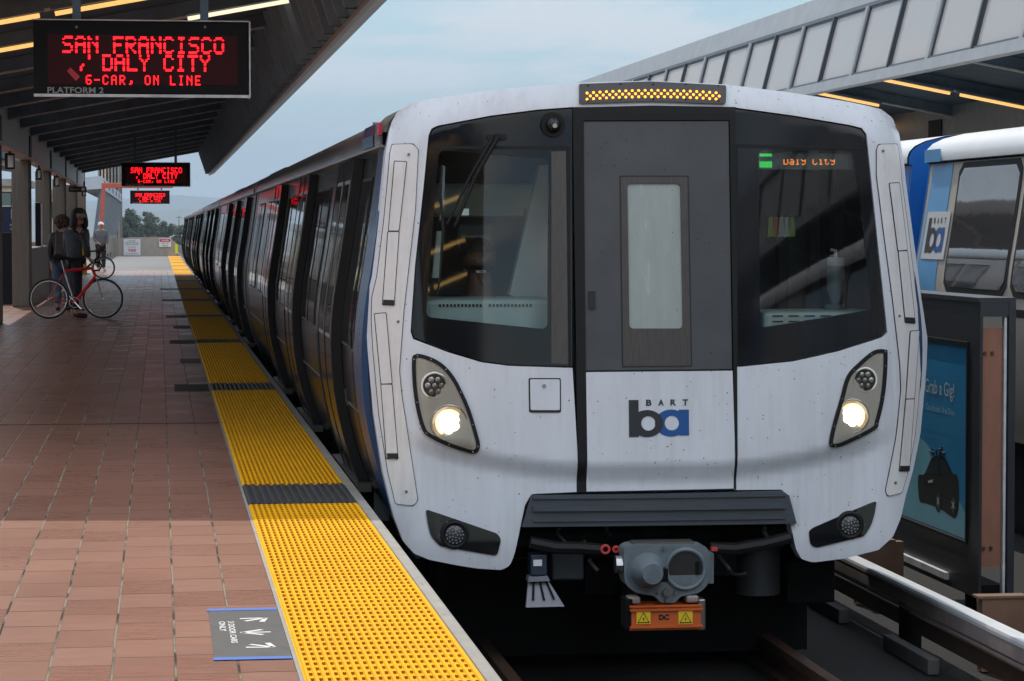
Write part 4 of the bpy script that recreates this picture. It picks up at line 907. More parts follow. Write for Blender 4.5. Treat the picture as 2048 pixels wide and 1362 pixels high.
# fine raised border of the left and right glass units
for pts in ([(866, 292), (1140, 292), (1143, 733), (1137, 731), (1134, 298), (866, 298)], [(1470, 288), (1730, 294), (1730, 299), (1476, 294), (1476, 730), (1470, 730)]):
    front('glass_seam', M_blackm, car, Fs(pts), off=-0.008, depth=0.006, step=0.06)
dfr = [(1145.5, 215), (1300, 211), (1470.5, 214), (1472, 979), (1153.5, 984.5)]; dhole = [(1167, 241), (1459, 240), (1467.5, 977), (1171, 983)]
front('cab_door_frame', M_blackm, car, Fs(dfr), [Fs(dhole)], off=0.004, depth=0.06)
door = front('cab_door', M_door, car, Fs([(1168, 243), (1457.5, 242), (1464.5, 738), (1170, 741)]), [Fs(fillet([(1255, 367), (1361, 367), (1366, 657), (1259, 657)], 9))], off=-0.006, depth=0.03)
front('door_window_surround', M_doorfr, door, Fs(fillet([(1242, 354), (1375, 354), (1382, 731), (1247, 732)], 3)), [Fs(fillet([(1255, 367), (1361, 367), (1366, 657), (1259, 657)], 9))], off=-0.003, depth=0.004)
front('door_window_seam', M_seam, door, Fs(fillet([(1239, 351), (1378, 351), (1385, 734), (1244, 735)], 3)), [Fs(fillet([(1243, 355), (1374, 355), (1381, 730), (1248, 731)], 3))], off=-0.0045, depth=0.003)
front('pane', mat('frosted_pane', (0.30, 0.345, 0.335), 0.25, var=0.10, vscale=4, specks=0.15, speck_scale=45, stretch=(3, 3, 0.7)), door, Fs(fillet([(1253, 365), (1363, 365), (1368, 659), (1257, 659)], 9)), off=-0.012, depth=0.004)
front('handle', M_seam, door, Fs(fillet([(1177, 582), (1190, 582), (1191, 618), (1178, 618)], 2)), off=0.008, depth=0.014)
ldoor = front('lower_door_panel', M_white, car, Fs([(1172, 744.5), (1465, 741.5), (1469, 977), (1173, 983)]), off=0.001, depth=0.04)
tl = F(1258, 874); tr_ = F(1378, 874); lw = tr_[0] - tl[0]
logo(ldoor, 0, 0, 0, lw, M_logod, M_logob, proj=lambda a, b, e: (tl[0] + a, surf(tl[0] + a, tl[1] + b) - 0.001 - e * 0.5 - 0.001, tl[1] + b))
# top light box
box = [(1158, 168), (1300, 163), (1451, 171), (1450, 208), (1300, 203), (1158, 207)]
mk = front('marker_light', mat('marker_housing', (0.05, 0.045, 0.045), 0.5), car, Fs(fillet(box, 3, 3)), off=0.02, depth=0.06)
am = MB()
for k in range(42):
    pxx = 1173 + 264 * k / 41; arc_ = -6.5 * (1 - ((pxx - 1305) / 132) ** 2)
    for rr in ((0, 2) if k % 2 == 0 else (1,)):
        x, z = F(pxx, 183.5 + arc_ * 0.8 + rr * 6.2 + 3); y = surf(x, z) - 0.0215
        am.disc((x, z), 0.0076, y, y + 0.004, 8)
am.build('amber_led', M_amber, mk, world=False)
bl = MB()
for pxx in (1175, 1240, 1305, 1370, 1435):
    for py in (172, 202):
        x, z = F(pxx, py + (-3 if abs(pxx - 1305) < 100 else 0)); y = surf(x, z) - 0.022; bl.disc((x, z), 0.006, y, y + 0.004, 8)
bl.build('screw', M_seam, mk, world=False)
# camera dome
x, z = F(1106, 250); y = surf(x, z)
cd = MB().disc((x, z), 0.066, y - 0.012, y + 0.02, 28, 0.072).build('camera_pod', M_blackm, car, world=False, smooth=True)
MB().sphere((x, y - 0.012, z), 0.043, 20, 12).build('camera_dome', M_blackg, cd, world=False, smooth=True)
MB().disc((x + 0.002, z - 0.006), 0.013, y - 0.06, y - 0.045, 14).build('camera_lens', M_lens, cd, world=False)
# wiper
def L0(pts): return [(PY(a_, b_, YN + 0.3)[0] - XC, PY(a_, b_, YN + 0.3)[1]) for a_, b_ in pts]
def fp(px, py, off): x, z = F(px, py); return (x, surf(x, z) - off, z)
wp = front('wiper', M_blackm, car, Fs(fillet([(972, 269), (1012, 268), (1014, 279), (975, 281)], 5)), off=0.012, depth=0.03)
MB().tube([fp(994, 276, 0.03), fp(950, 352, 0.035), fp(909, 452, 0.03)], [0.014, 0.011, 0.008], 8).tube([fp(984, 277, 0.028), fp(940, 352, 0.03), fp(893, 448, 0.026)], [0.010, 0.008, 0.006], 8).build('arm', M_blackm, wp, world=False, smooth=True)
MB().tube([fp(884, 333, 0.012), fp(880, 390, 0.014), fp(886, 452, 0.018), fp(879, 560, 0.012), fp(874, 590, 0.008)], [0.006, 0.009, 0.010, 0.006, 0.005], 6).build('blade', M_blackm, wp, world=False, smooth=True)
MB().disc((F(994, 273)), 0.016, surf(*F(994, 273)) - 0.035, surf(*F(994, 273)), 14).build('pivot', M_blackm, wp, world=False)
# streaky reflection painted on as a strip, right part of the left windscreen
front('reflection_strip', mat('painted_reflection', (0.060, 0.056, 0.053), 0.35, var=0.35, vscale=5, stretch=(30, 30, 1.0)), car, Fs([(1103, 303), (1132, 302), (1137, 728), (1103, 727)]), off=-0.006, depth=0.003)
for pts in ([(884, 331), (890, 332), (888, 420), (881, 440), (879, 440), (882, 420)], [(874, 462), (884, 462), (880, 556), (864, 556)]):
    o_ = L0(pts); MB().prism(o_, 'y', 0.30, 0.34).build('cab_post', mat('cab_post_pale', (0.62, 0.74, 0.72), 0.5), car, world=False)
# hatch
hs = front('hatch_seam', M_seam, car, Fs(fillet([(1057, 756), (1121.5, 756), (1122, 825), (1058, 825)], 4)), off=0.003, depth=0.004, step=0.03)
front('access_hatch', M_white, hs, Fs(fillet([(1060, 758.5), (1119, 758.5), (1119.5, 820), (1061, 820)], 3)), off=0.005, depth=0.006)
front('hatch_hinge', M_seam, hs, Fs([(1066, 820), (1114, 820), (1114, 824), (1066, 824)]), off=0.008, depth=0.01)
x, z = F(1088, 772); y = surf(x, z); MB().disc((x, z), 0.011, y - 0.008, y, 14).build('lock', M_chrome, hs, world=False)
# corner plates with grab slots
plL = [(784, 289), (826, 288, 10), (836, 300), (830, 419), (807, 620), (798, 740), (803, 792), (835, 1000), (826, 1011, 8), (791, 1007), (776, 944), (758, 830), (746, 697), (743, 641), (744, 595), (754, 553), (768, 441), (780, 307)]
plR = [(1753, 300), (1757, 289, 10), (1794, 288), (1803, 365), (1816, 463), (1832, 598), (1843, 678), (1842, 734), (1830, 866), (1817, 937), (1803, 985), (1775, 992, 8), (1771, 981), (1792, 875), (1802, 780), (1800, 730), (1785, 598), (1767, 463), (1753, 351)]
slots = [([(789, 323), (812, 324), (797, 461), (777, 461)], [(776, 464), (797, 464), (787, 610), (765, 609)], [(766, 599), (788, 600), (787, 610), (765, 609)]),
         ([(749, 628), (771, 626), (783, 766), (762, 767)], [(762, 769), (783, 769), (795, 917), (773, 917)], [(773, 906), (794, 906), (795, 917), (774, 917)]),
         ([(1778, 367), (1797, 366), (1813, 499), (1795, 501)], [(1796, 503), (1813, 502), (1829, 646), (1810, 644)], [(1809, 634), (1828, 635), (1829, 646), (1810, 644)]),
         ([(1820, 663), (1837, 661), (1827, 796), (1811, 797)], [(1811, 799), (1827, 798), (1817, 941), (1798, 941)], [(1799, 931), (1818, 931), (1817, 941), (1798, 941)])]
for k, pts in enumerate((plL, plR)):
    front('plate_seam', M_seam, car, Fs(fillet(inset(pts, -1.4), 3, 3)), off=0.003, depth=0.004, step=0.02)
    pp = front('corner_plate', M_whitep, car, Fs(fillet(pts, 4, 3)), off=0.0085, depth=0.006, step=0.02)
    for a_, b_, e_ in slots[2 * k:2 * k + 2]:
        front('slot_seam', M_seam, pp, Fs(fillet(inset(a_, -2.3), 3, 3)), off=0.010, depth=0.004)
        front('slot_seam', M_seam, pp, Fs(fillet(inset(b_, -2.3), 3, 3)), off=0.0097, depth=0.004)
        front('grab_handle', M_whitep, pp, Fs(fillet(a_, 2, 2)), off=0.018, depth=0.009)
        front('grab_handle', M_whitep, pp, Fs(fillet(b_, 2, 2)), off=0.016, depth=0.007)
        front('slot_end', M_seam, pp, Fs(e_), off=0.020, depth=0.005)
for (px_, py_) in ((817, 309), (796, 643), (812, 983), (1765, 302), (1798, 632), (1790, 965)):
    x, z = F(px_, py_); y = surf(x, z); MB().disc((x, z), 0.008, y - 0.014, y, 10).build('plate_screw', M_trim, car, world=False)
# headlights
hlL = [(824, 718), (830, 709), (840, 708), (858, 713), (877, 722), (894, 736), (911, 758), (928, 791), (942, 825), (955, 869), (959.5, 889), (956, 902), (945, 907), (921, 901), (888, 889), (858, 874), (844, 859), (832, 817), (825, 766)]
hlR = [(1770, 699), (1747, 701), (1717, 725), (1693, 752), (1680, 796), (1667, 840), (1658, 880), (1660, 892), (1670, 894.5), (1690, 889), (1748, 860), (1757, 842), (1766, 805), (1772, 760), (1774, 708)]
def headlight(pts, up, lo, ru, rl):
    pts = smoothclosed(pts, 4); par = front('headlight', M_blackm, car, Fs(pts), [Fs(inset(pts, 7.5))], off=0.014, depth=0.03, step=0.03)
    inn = inset(pts, 7.0)
    front('bezel', M_bezel, par, Fs(inn), off=0.006, depth=0.006, step=0.03)
    front('cover', G_lamp, par, Fs(inn), off=0.013, depth=0.001, step=0.05)
    mpp = 1 / 368.0
    sc_ = MB()
    for k in range(11):
        p = pts[int(len(pts) * k / 11)]; c = inset(pts, 3.7)[int(len(pts) * k / 11)]; x, z = F(*c); y = surf(x, z); sc_.disc((x, z), 0.004, y - 0.016, y - 0.013, 8)
    sc_.build('screw', M_chrome, par, world=False)
    x, z = F(*up); y = surf(x, z)
    MB().disc((x, z), ru * mpp, y - 0.010, y, 28).build('lamp', M_lampdark, par, world=False)
    d = MB()
    for k in range(7):
        a_ = k * math.pi / 3; rr = 0 if k == 6 else ru * mpp * 0.6; d.sphere((x + rr * math.cos(a_), y - 0.008, z + rr * math.sin(a_)), ru * mpp * 0.28, 12, 8, (1, 0.35, 1))
    d.build('led_lens', M_lens, par, world=False, smooth=True)
    MB().ring((x, y - 0.008, z), ru * mpp * 1.12, 0.006).build('lamp_ring', M_bezel, par, world=False, smooth=True)
    x, z = F(*lo); y = surf(x, z)
    MB().ring((x, y - 0.006, z), rl * mpp * 1.5, 0.006).build('lamp_ring', M_lens, par, world=False, smooth=True)
    MB().disc((x, z), rl * mpp * 1.5, y - 0.0066, y - 0.001, 32).build('reflector', mat('added_glow', (0.75, 0.66, 0.5), 0.3, emit=(1.0, 0.66, 0.28), estr=0.28), par, world=False)  # emissive disc added for the glow ring round the lit lamp
    MB().disc((x, z), rl * mpp * 1.15, y - 0.007, y, 28).build('lamp', mat('lamp_glow', (0.6, 0.5, 0.3), 0.4, emit=(1.0, 0.72, 0.35), estr=2.2), par, world=False)
    d = MB()
    for k in range(7):
        a_ = k * math.pi / 3 + 0.5; rr = 0 if k == 6 else rl * mpp * 0.52; d.disc((x + rr * math.cos(a_), z + rr * math.sin(a_)), rl * mpp * 0.37, y - 0.010 - 0.0004 * k, y - 0.004, 12)
    d.build('led_array', M_head, par, world=False)
headlight(hlL, (869, 771), (898, 846), 23, 24); headlight(hlR, (1729, 760), (1704, 832), 22, 23)
# fog lights
M_fogled = mat('fog_led', (0.5, 0.52, 0.54), 0.2, metal=0.6)
for pts, lamp in (([(851, 1018), (856, 1050), (862, 1072), (880, 1092), (994, 1111), (1002, 1079), (995, 1067)], (909, 1069)), ([(1753, 1001), (1748, 1030), (1741, 1051), (1728, 1072), (1632, 1095), (1620, 1089), (1617, 1062), (1626, 1055)], (1699, 1050))):
    fg = front('fog_light_panel', M_blackg, car, Fs(fillet(pts, 7, 4)), off=0.008, depth=0.02, step=0.03)
    x, z = F(*lamp); y = surf(x, z)
    MB().ring((x, y - 0.006, z), 0.068, 0.014).build('lamp_ring', M_blackm, fg, world=False, smooth=True)
    MB().sphere((x, y - 0.004, z), 0.056, 20, 10, (1, 0.4, 1)).build('lamp', mat('fog_lens', (0.05, 0.055, 0.06), 0.1), fg, world=False, smooth=True)
    d = MB()
    for rr, n in ((0.014, 5), (0.03, 9), (0.046, 14)):
        for k in range(n): a_ = 2 * math.pi * k / n; d.disc((x + rr * math.cos(a_), z + rr * math.sin(a_)), 0.0042, y - 0.031 + rr * rr * 5, y - 0.018, 6)
    for k in range(6): a_ = 2 * math.pi * k / 6; d.disc((x + 0.08 * math.cos(a_), z + 0.08 * math.sin(a_)), 0.0042, y - 0.010, y - 0.001, 6)
    d.build('led_array', M_fogled, fg, world=False)
# bumper beam
bp = front('bumper', M_bumper, car, Fs([(1062, 990), (1300, 987), (1563, 981), (1576, 990), (1591, 1046), (1300, 1050), (1042, 1053)]), off=0.03, depth=0.25, step=0.06)
for py0, py1, e in ((1009, 1020, 0.02), (1036, 1041, 0.012), (990, 996, 0.012)):
    front('bumper_rib', M_bumper, bp, Fs([(1064, py0 + 1), (1300, py0 - 1), (1568, py0 - 5), (1568, py1 - 5), (1300, py1 - 1), (1064, py1 + 1)]), off=0.03 + e, depth=e - 0.001, step=0.08)
# ------------------------------------------------ body shell
HW = [(2.02, 1.442), (1.9, 1.452), (1.6, 1.490), (1.3, 1.535), (1.05, 1.575), (0.85, 1.592), (0.65, 1.588), (0.45, 1.567), (0.25, 1.525), (0.05, 1.465), (-0.15, 1.385), (-0.35, 1.29)]
def hw(z):
    P = HW[::-1]
    if z <= P[0][0]: return P[0][1]
    for i in range(len(P) - 1):
        if z <= P[i + 1][0]:
            t = (z - P[i][0]) / (P[i + 1][0] - P[i][0]); p0 = P[max(i - 1, 0)][1]; p1 = P[i][1]; p2 = P[i + 1][1]; p3 = P[min(i + 2, len(P) - 1)][1]
            return 0.5 * (2 * p1 + (p2 - p0) * t + (2 * p0 - 5 * p1 + 4 * p2 - p3) * t * t + (3 * p1 - p0 - 3 * p2 + p3) * t ** 3)
    return P[-1][1]
ROOF = [(1.475, 1.965), (1.476, 2.02), (1.455, 2.075), (1.405, 2.125), (1.31, 2.17), (1.13, 2.215), (0.85, 2.25), (0.45, 2.28), (0.0, 2.29)]
def section(n=26, e=0.0):
    z0, z1 = -0.35, 1.96; side = [(hw(z0 + (z1 - z0) * k / n) + e, z0 + (z1 - z0) * k / n) for k in range(n + 1)]
    roof = [(a + e, b + e) for a, b in ROOF]
    half = side + roof
    return [(-a, b) for a, b in half] + [(a, b) for a, b in half[::-1][1:]]
def extr(sec, y0, y1, caps=True):
    n = len(sec); m = MB(); ny = max(1, int((y1 - y0) / 1.0))
    for j in range(ny + 1): m.v += [(p[0], y0 + (y1 - y0) * j / ny, p[1]) for p in sec]
    for j in range(ny): m.f += [(j * n + i, j * n + i + 1, (j + 1) * n + i + 1, (j + 1) * n + i) for i in range(n - 1)]
    for j in range(ny): m.f.append((j * n + n - 1, j * n, (j + 1) * n, (j + 1) * n + n - 1))
    if caps: m.f += [tuple(range(ny * n, (ny + 1) * n))]
    return m
def sidep(y0, y1, z0, z1, e0, e1, m, name, par, sgn=-1, n=14, rake=0.0):
    """a plate following the body side: from e0 (inner) to e1 (outer) off the shell"""
    mb = MB()
    for k in range(n + 1):
        z = z0 + (z1 - z0) * k / n; h = hw(z); s_ = rake * k / n
        mb.v += [(sgn * (h + e0), y0 + s_, z), (sgn * (h + e0), y1 + s_, z), (sgn * (h + e1), y1 + s_, z), (sgn * (h + e1), y0 + s_, z)]
    for k in range(n):
        for i in range(4): mb.f.append((4 * k + i, 4 * k + (i + 1) % 4, 4 * k + 4 + (i + 1) % 4, 4 * k + 4 + i))
    mb.f += [(0, 1, 2, 3), (4 * n + 3, 4 * n + 2, 4 * n + 1, 4 * n)]
    return mb.build(name, m, par, world=False, smooth=True)
nside = 27
def bodyparts(root, y0, y1, doors, wins, lead):
    sec = section(); n = len(sec); i0 = 27; i1 = n - 27
    side_sec = [p for p in sec]
    # lower/side shell and roof as two parts
    mL = MB(); ny = int(y1 - y0)
    def strip(idx):
        m = MB(); k = len(idx)
        for j in range(ny + 1): m.v += [(sec[i][0], y0 + (y1 - y0) * j / ny, sec[i][1]) for i in idx]
        for j in range(ny): m.f += [(j * k + i, j * k + i + 1, (j + 1) * k + i + 1, (j + 1) * k + i) for i in range(k - 1)]
        return m
    a = strip(list(range(0, i0))); b = strip(list(range(n - i0, n)))
    a.add(b.v, b.f)
    a.add([(p[0], y1, p[1]) for p in sec], [tuple(range(n))])           # rear end wall
    if not lead: a.add([(p[0], y0, p[1]) for p in sec], [tuple(range(n - 1, -1, -1))])
    a.add([(-1.25, y0, -0.35), (1.25, y0, -0.35), (1.25, y1, -0.35), (-1.25, y1, -0.35)], [(0, 1, 2, 3)])
    a.build('body', M_steel, root, world=False, smooth=True)
    r = strip(list(range(i0 - 1, n - i0 + 1))); r.build('roof', M_roof, root, world=False, smooth=True)
    # drip rail
    for s in (-1, 1): MB().box(min(s * 1.44, s * 1.485), max(s * 1.44, s * 1.485), y0 + 0.02, y1 - 0.02, 1.952, 1.963).build('drip_rail', M_trim, root, world=False)
    MB().box(-1.1, 1.1, y0 + 0.6, y1 - 0.4, -1.0, -0.352).build('underframe', M_under, root, world=False)
    for s in (-1, 1):
        for d in doors:
            for k in range(2):
                ya_ = d + 0.655 * k; lf_ = sidep(ya_, ya_ + 0.645, -0.06, 1.93, 0.004, 0.060, M_steel2, 'door', root, s)
                sidep(ya_ + 0.004, ya_ + 0.02, -0.055, 1.925, 0.0602, 0.064, M_blackm, 'edge_seal', lf_, s)
                sidep(ya_ + 0.10, ya_ + 0.56, 0.82, 1.80, 0.0605, 0.0645, M_trim, 'window_frame', lf_, s)
                sidep(ya_ + 0.125, ya_ + 0.535, 0.845, 1.775, 0.065, 0.068, M_winglass, 'window', lf_, s)
            # the black leading edge and head of the door pair
            sidep(d - 0.035, d - 0.002, -0.06, 1.93, 0.003, 0.066, M_blackm, 'door_edge', root, s)
            sidep(d + 1.302, d + 1.335, -0.06, 1.93, 0.003, 0.066, M_blackm, 'door_edge', root, s)
            MB().box(min(s * 1.42, s * 1.52), max(s * 1.42, s * 1.52), d - 0.15, d + 2.0, -0.115, -0.065).build('door_step', M_trim, root, world=False)
        for wy in wins:
            sidep(wy - 0.02, wy + 0.72, 0.80, 1.80, 0.002, 0.007, M_blackm, 'window_frame', root, s)
            sidep(wy, wy + 0.70, 0.82, 1.78, 0.0075, 0.011, M_winglass, 'window', root, s)
        sidep(y0 + 0.5, y1 - 0.4, 0.44, 0.452, 0.001, 0.004, M_trim, 'side_molding', root, s, n=2)
# lead car
DO = [2.0, 6.75, 11.5]; WI = [4.75, 5.6, 9.2, 10.1, 13.9, 14.8, 16.6, 17.5]
bodyparts(car, 0.36, 19.5, DO, WI + [1.12], True)
# seams of body panels near the front (equipment covers)
for yy in (1.05, 3.6, 4.5, 8.3, 9.0): sidep(yy, yy + 0.012, -0.06, 0.78, 0.001, 0.004, M_seam, 'panel_seam', car)
sidep(3.72, 3.95, 0.25, 0.78, 0.001, 0.006, M_trim, 'door_panel_cover', car); sidep(3.0, 3.12, 0.40, 0.50, 0.001, 0.006, M_seam, 'door_button', car)
sidep(7.95, 8.2, 0.25, 0.78, 0.001, 0.006, M_trim, 'door_panel_cover', car); sidep(1.75, 1.90, 0.42, 0.52, 0.001, 0.006, M_seam, 'door_button', car)
sidep(0.86, 0.99, 0.86, 1.46, 0.004, 0.008, M_winglass, 'cab_side_window', car, rake=0.0)
band = MB(); sb = section(26, 0.004); 
for s_ in (-1, 1): sidep(0.30, 0.84, -0.33, 1.955, -0.03, 0.006, M_blue, 'blue_band', car, s_, n=26)
sct = [(a_, b_ + (0.012 if b_ > 1.97 else 0)) for a_, b_ in section(26, 0.004)]
tm_ = extr(sct, 0.42, 0.90, caps=False); rg = tri_fill([[p for p in sct if p[1] > 1.99], [(a_ * 0.90, b_ - 0.10) for a_, b_ in sct if b_ > 2.12]])
tm_.add([(v_.x, 0.42, v_.y) for v_ in rg[0]], rg[1]); tm_.build('roof_front_trim', M_roof, car, world=False, smooth=True)
MB().add([(-1.486, 0.86, 1.97), (-1.487, 1.65, 1.97), (-1.487, 1.65, 2.035), (-1.486, 0.86, 2.035), (-1.47, 0.86, 2.10), (-1.47, 1.65, 2.10)], [(0, 1, 2, 3), (3, 2, 5, 4)]).build('blue_roof_patch', M_blue, car, world=False)
extr(section(26, 0.004), 19.16, 19.5, caps=False).build('blue_band', M_blue, car, world=False, smooth=True)
x, z = F(783, 255); MB().box(-1.492, -1.475, 0.38, 0.50, 2.02, 2.085).build('side_marker', mat('marker_red', (0.45, 0.01, 0.03), 0.3), car, world=False)
# cab interior
MB().box(-1.40, 1.40, 1.9, 1.94, -0.3, 2.15).build('cab_back_wall', M_cabdark, car, world=False)
MB().box(-1.40, 1.40, 0.35, 1.9, -0.05, 0.0).build('cab_floor', M_cabdark, car, world=False)
def L(px, py, yl): a_, b_ = PY(px, py, YN + yl); return a_ - XC, b_
x0, z1 = L(846, 597, 0.42); x1, z0 = L(1104, 700, 0.42)
da = MB().bbox(x0, x1, 0.30, 0.85, z0, z1, 0.03).build('dashboard', M_teal, car, world=False)
g = MB(); 
for k in range(24):
    xx, zz_ = L(878 + 7.4 * (k if k < 12 else k + 1.5), 611, 0.298); g.box(xx, xx + 0.011, 0.292, 0.2995, zz_ - 0.008, zz_ + 0.008)
g.build('dashboard_vent', M_seam, da, world=False)
x0, z1 = L(1518, 622, 0.40); x1, z0 = L(1752, 700, 0.40)
db = MB().bbox(x0, x1, 0.30, 0.8, z0, z1, 0.03).build('dashboard', M_teal, car, world=False)
g = MB()
for k in range(4):
    for j in range(2): xx, zz_ = L(1545 + 32 * k, 632 + 11 * j, 0.298); g.box(xx, xx + 0.06, 0.292, 0.2995, zz_ - 0.004, zz_ + 0.004)
g.build('dashboard_vent', M_seam, db, world=False)
x0, z1 = L(868, 366, 1.2); x1, z0 = L(1076, 434, 1.2); cbx = MB().bbox(x0, x1, 1.2, 1.45, z0, z1, 0.03).build('overhead_cabinet', M_teal, car, world=False)
h = MB()
for pxx in (930, 1054): xx, zz_ = L(pxx, 424, 1.195); h.box(xx - 0.022, xx + 0.022, 1.185, 1.199, zz_ - 0.02, zz_ + 0.02)
h.build('hinge', M_chrome, cbx, world=False)
x0, z1 = L(916, 448, 1.3); x1, z0 = L(986, 500, 1.3); pn = MB().bbox(x0, x1, 1.3, 1.36, z0, z1, 0.01).build('control_panel', mat('panel_grey', (0.22, 0.23, 0.24), 0.5), car, world=False)
xx, zz_ = L(922, 470, 1.29); MB().box(xx, x1 - 0.02, 1.292, 1.299, zz_ - 0.08, zz_).build('screen', M_blackg, pn, world=False)
x0, z1 = L(1062, 330, 0.9); x1, z0 = L(1104, 640, 0.9); MB().prism([(x0 + 0.05, z1), (x1, z1), (x1, z0), (x0 - 0.16, z0)], 'y', 0.9, 1.0).build('white_partition', mat('cab_white', (0.75, 0.82, 0.82), 0.5), car, world=False)
x0, z1 = L(1500, 460, 1.2); x1, z0 = L(1560, 700, 1.2)
for pxx in (1560, 1622, 1668): 
    xx, _ = L(pxx, 500, 1.6); MB().box(xx - 0.03, xx + 0.03, 1.5, 1.6, 0.4, 1.6).build('rear_post', mat('cab_blue', (0.03, 0.06, 0.09), 0.6), car, world=False)
# destination display behind the right windscreen
x0, z1 = L(1516, 306, 0.24); x1, z0 = L(1704, 339, 0.24)
ds = MB().box(x0, x1, 0.235, 0.29, z0, z1).build('destination_display', mat('display_dark', (0.10, 0.13, 0.125), 0.4), car, world=False)
lm = MB(); led(lm, 'Daly City', x0 + 0.145, z1 - 0.022, 0.0335, 0.0055, 0.0062, 0.2335, 1, skip=(0, 1), fill=0.9); lm.build('orange_lettering', M_ledo, ds, world=False, recalc=False)
gm = MB()
for r_ in range(9):
    if 2 <= r_ <= 4: continue
    for c_ in range(10): gm.add([(x0 + 0.008 + c_ * 0.0072, 0.2335, z1 - 0.004 - r_ * 0.0088), (x0 + 0.0135 + c_ * 0.0072, 0.2335, z1 - 0.004 - r_ * 0.0088), (x0 + 0.0135 + c_ * 0.0072, 0.2335, z1 - 0.010 - r_ * 0.0088), (x0 + 0.008 + c_ * 0.0072, 0.2335, z1 - 0.010 - r_ * 0.0088)], [(0, 3, 2, 1)])
gm.build('green_square', M_green, ds, world=False, recalc=False)
# safety vest and bottle kept in the cab
x, z = L(1556, 452, 0.95); vv = MB()
for k in range(5):
    a0, a1 = x - 0.06 + 0.032 * k, x - 0.028 + 0.032 * k; vv.add([(a0, 0.95 - 0.02 * (k % 2), z - 0.065), (a1, 0.95 - 0.02 * ((k + 1) % 2), z - 0.06), (a1 - 0.004, 0.95, z + 0.055), (a0 + 0.006, 0.95, z + 0.05)], [(0, 1, 2, 3)])
hv = thing('safety_vest', 'orange and silver safety vest hanging inside the right cab window', 'safety vest', (XC + x, YN + 0.95, z))
M_vo = mat('vest_orange', (0.75, 0.16, 0.04), 0.6); M_vs = mat('vest_silver', (0.7, 0.72, 0.72), 0.4); M_vl = mat('vest_lime', (0.42, 0.6, 0.06), 0.6)
for k, mm in enumerate((M_vl, M_vo, M_vs, M_vs, M_vl)):
    q4 = vv.v[4 * k:4 * k + 4]; MB().hexa([(XC + p[0], YN + p[1], p[2]) for p in q4], [(XC + p[0], YN + p[1] + 0.02, p[2]) for p in q4]).build('cloth', mm, hv)
x, z = L(1671, 560, 0.6); bo = thing('bottle', 'clear pump bottle standing behind the right cab window', 'bottle', (XC + x, YN + 0.6, z - 0.14))
MB().tube([(XC + x, YN + 0.6, z - 0.14), (XC + x, YN + 0.6, z - 0.06), (XC + x, YN + 0.6, z + 0.05), (XC + x, YN + 0.6, z + 0.08)], [0.02, 0.05, 0.055, 0.05], 16).build('body', mat('bottle_grey', (0.22, 0.28, 0.30), 0.2), bo, smooth=True)
MB().tube([(XC + x, YN + 0.6, z + 0.082), (XC + x, YN + 0.6, z + 0.13)], 0.05, 16).tube([(XC + x, YN + 0.6, z + 0.13), (XC + x, YN + 0.6, z + 0.17), (XC + x - 0.03, YN + 0.6, z + 0.175)], 0.010, 8).build('pump', M_paper, bo, smooth=True)
MB().tube([(XC + x, YN + 0.62, z - 0.5), (XC + x, YN + 0.62, z - 0.142)], 0.06, 12).build('holder', M_cabdark, bo)

# coupler, electric head and other gear under the front
YCp = -0.30
def Lp(pts, yl): return [L(a_, b_, yl) for a_, b_ in pts]
cp = Lp(fillet([(1248, 1096, 8), (1262, 1090, 6), (1408, 1090, 8), (1419, 1102, 6), (1419, 1165, 10), (1400, 1186, 12), (1362, 1192, 10), (1350, 1206, 6), (1322, 1206, 6), (1310, 1192, 10), (1270, 1186, 12), (1249, 1166, 10)], 6, 4), YCp)
co = MB().prism(cp, 'y', YCp, YCp + 0.16).build('coupler', M_coup, car, world=False)
c1 = L(1294, 1140, YCp); c2 = L(1371, 1138, YCp)
MB().disc(c1, 0.108, YCp - 0.012, YCp - 0.001, 28).disc(c1, 0.098, YCp - 0.012, YCp - 0.17, 28, 0.055).build('cone', M_coup, co, world=False, smooth=True)
MB().ring((c2[0], YCp - 0.004, c2[1]), 0.106, 0.012, seg=32).build('cup_rim', M_coup, co, world=False, smooth=True)
MB().disc(c2, 0.100, YCp - 0.003, YCp - 0.0005, 28).build('cup_mouth', M_lampdark, co, world=False)
MB().add([(c2[0] + 0.095 * math.cos(R(200 + k * 14)), YCp - 0.0045, c2[1] + 0.095 * math.sin(R(200 + k * 14))) for k in range(11)], [tuple(range(11))]).build('cup_floor', M_coup, co, world=False, recalc=False)
MB().box(c2[0] + 0.055, c2[0] + 0.075, YCp - 0.012, YCp - 0.005, c2[1] - 0.03, c2[1] + 0.04).build('latch', M_under, co, world=False); MB().box(c1[0] + 0.05, c1[0] + 0.09, YCp - 0.13, YCp - 0.05, c1[1] - 0.05, c1[1] + 0.02).build('latch', M_under, co, world=False)
bt = MB()
for pxx, pyy, r_ in ((1333, 1184, 0.022), (1333, 1200, 0.011), (1316, 1184, 0.008), (1350, 1184, 0.008), (1327, 1096, 0.010)): bt.disc(L(pxx, pyy, YCp), r_, YCp - 0.02, YCp - 0.001, 14)
bt.build('bolt', M_trim, co, world=False)
x0, z1 = L(1268, 1086, YCp); x1, z0 = L(1390, 1091, YCp); MB().box(x0, x1, YCp + 0.01, YCp + 0.14, z0 + 0.002, z1).build('top_plate', M_trim, co, world=False)
x0, z1 = L(1234, 1114, YCp); x1, z0 = L(1247, 1149, YCp); MB().tube([(x0, YCp + 0.06, (z0 + z1) / 2), (x1, YCp + 0.06, (z0 + z1) / 2)], 0.05, 16).build('side_boss', M_chrome, co, world=False)
x0, z1 = L(1420, 1108, YCp); x1, z0 = L(1429, 1168, YCp); MB().box(x0, x1, YCp + 0.02, YCp + 0.12, z0, z1).build('side_plate', M_coup, co, world=False)
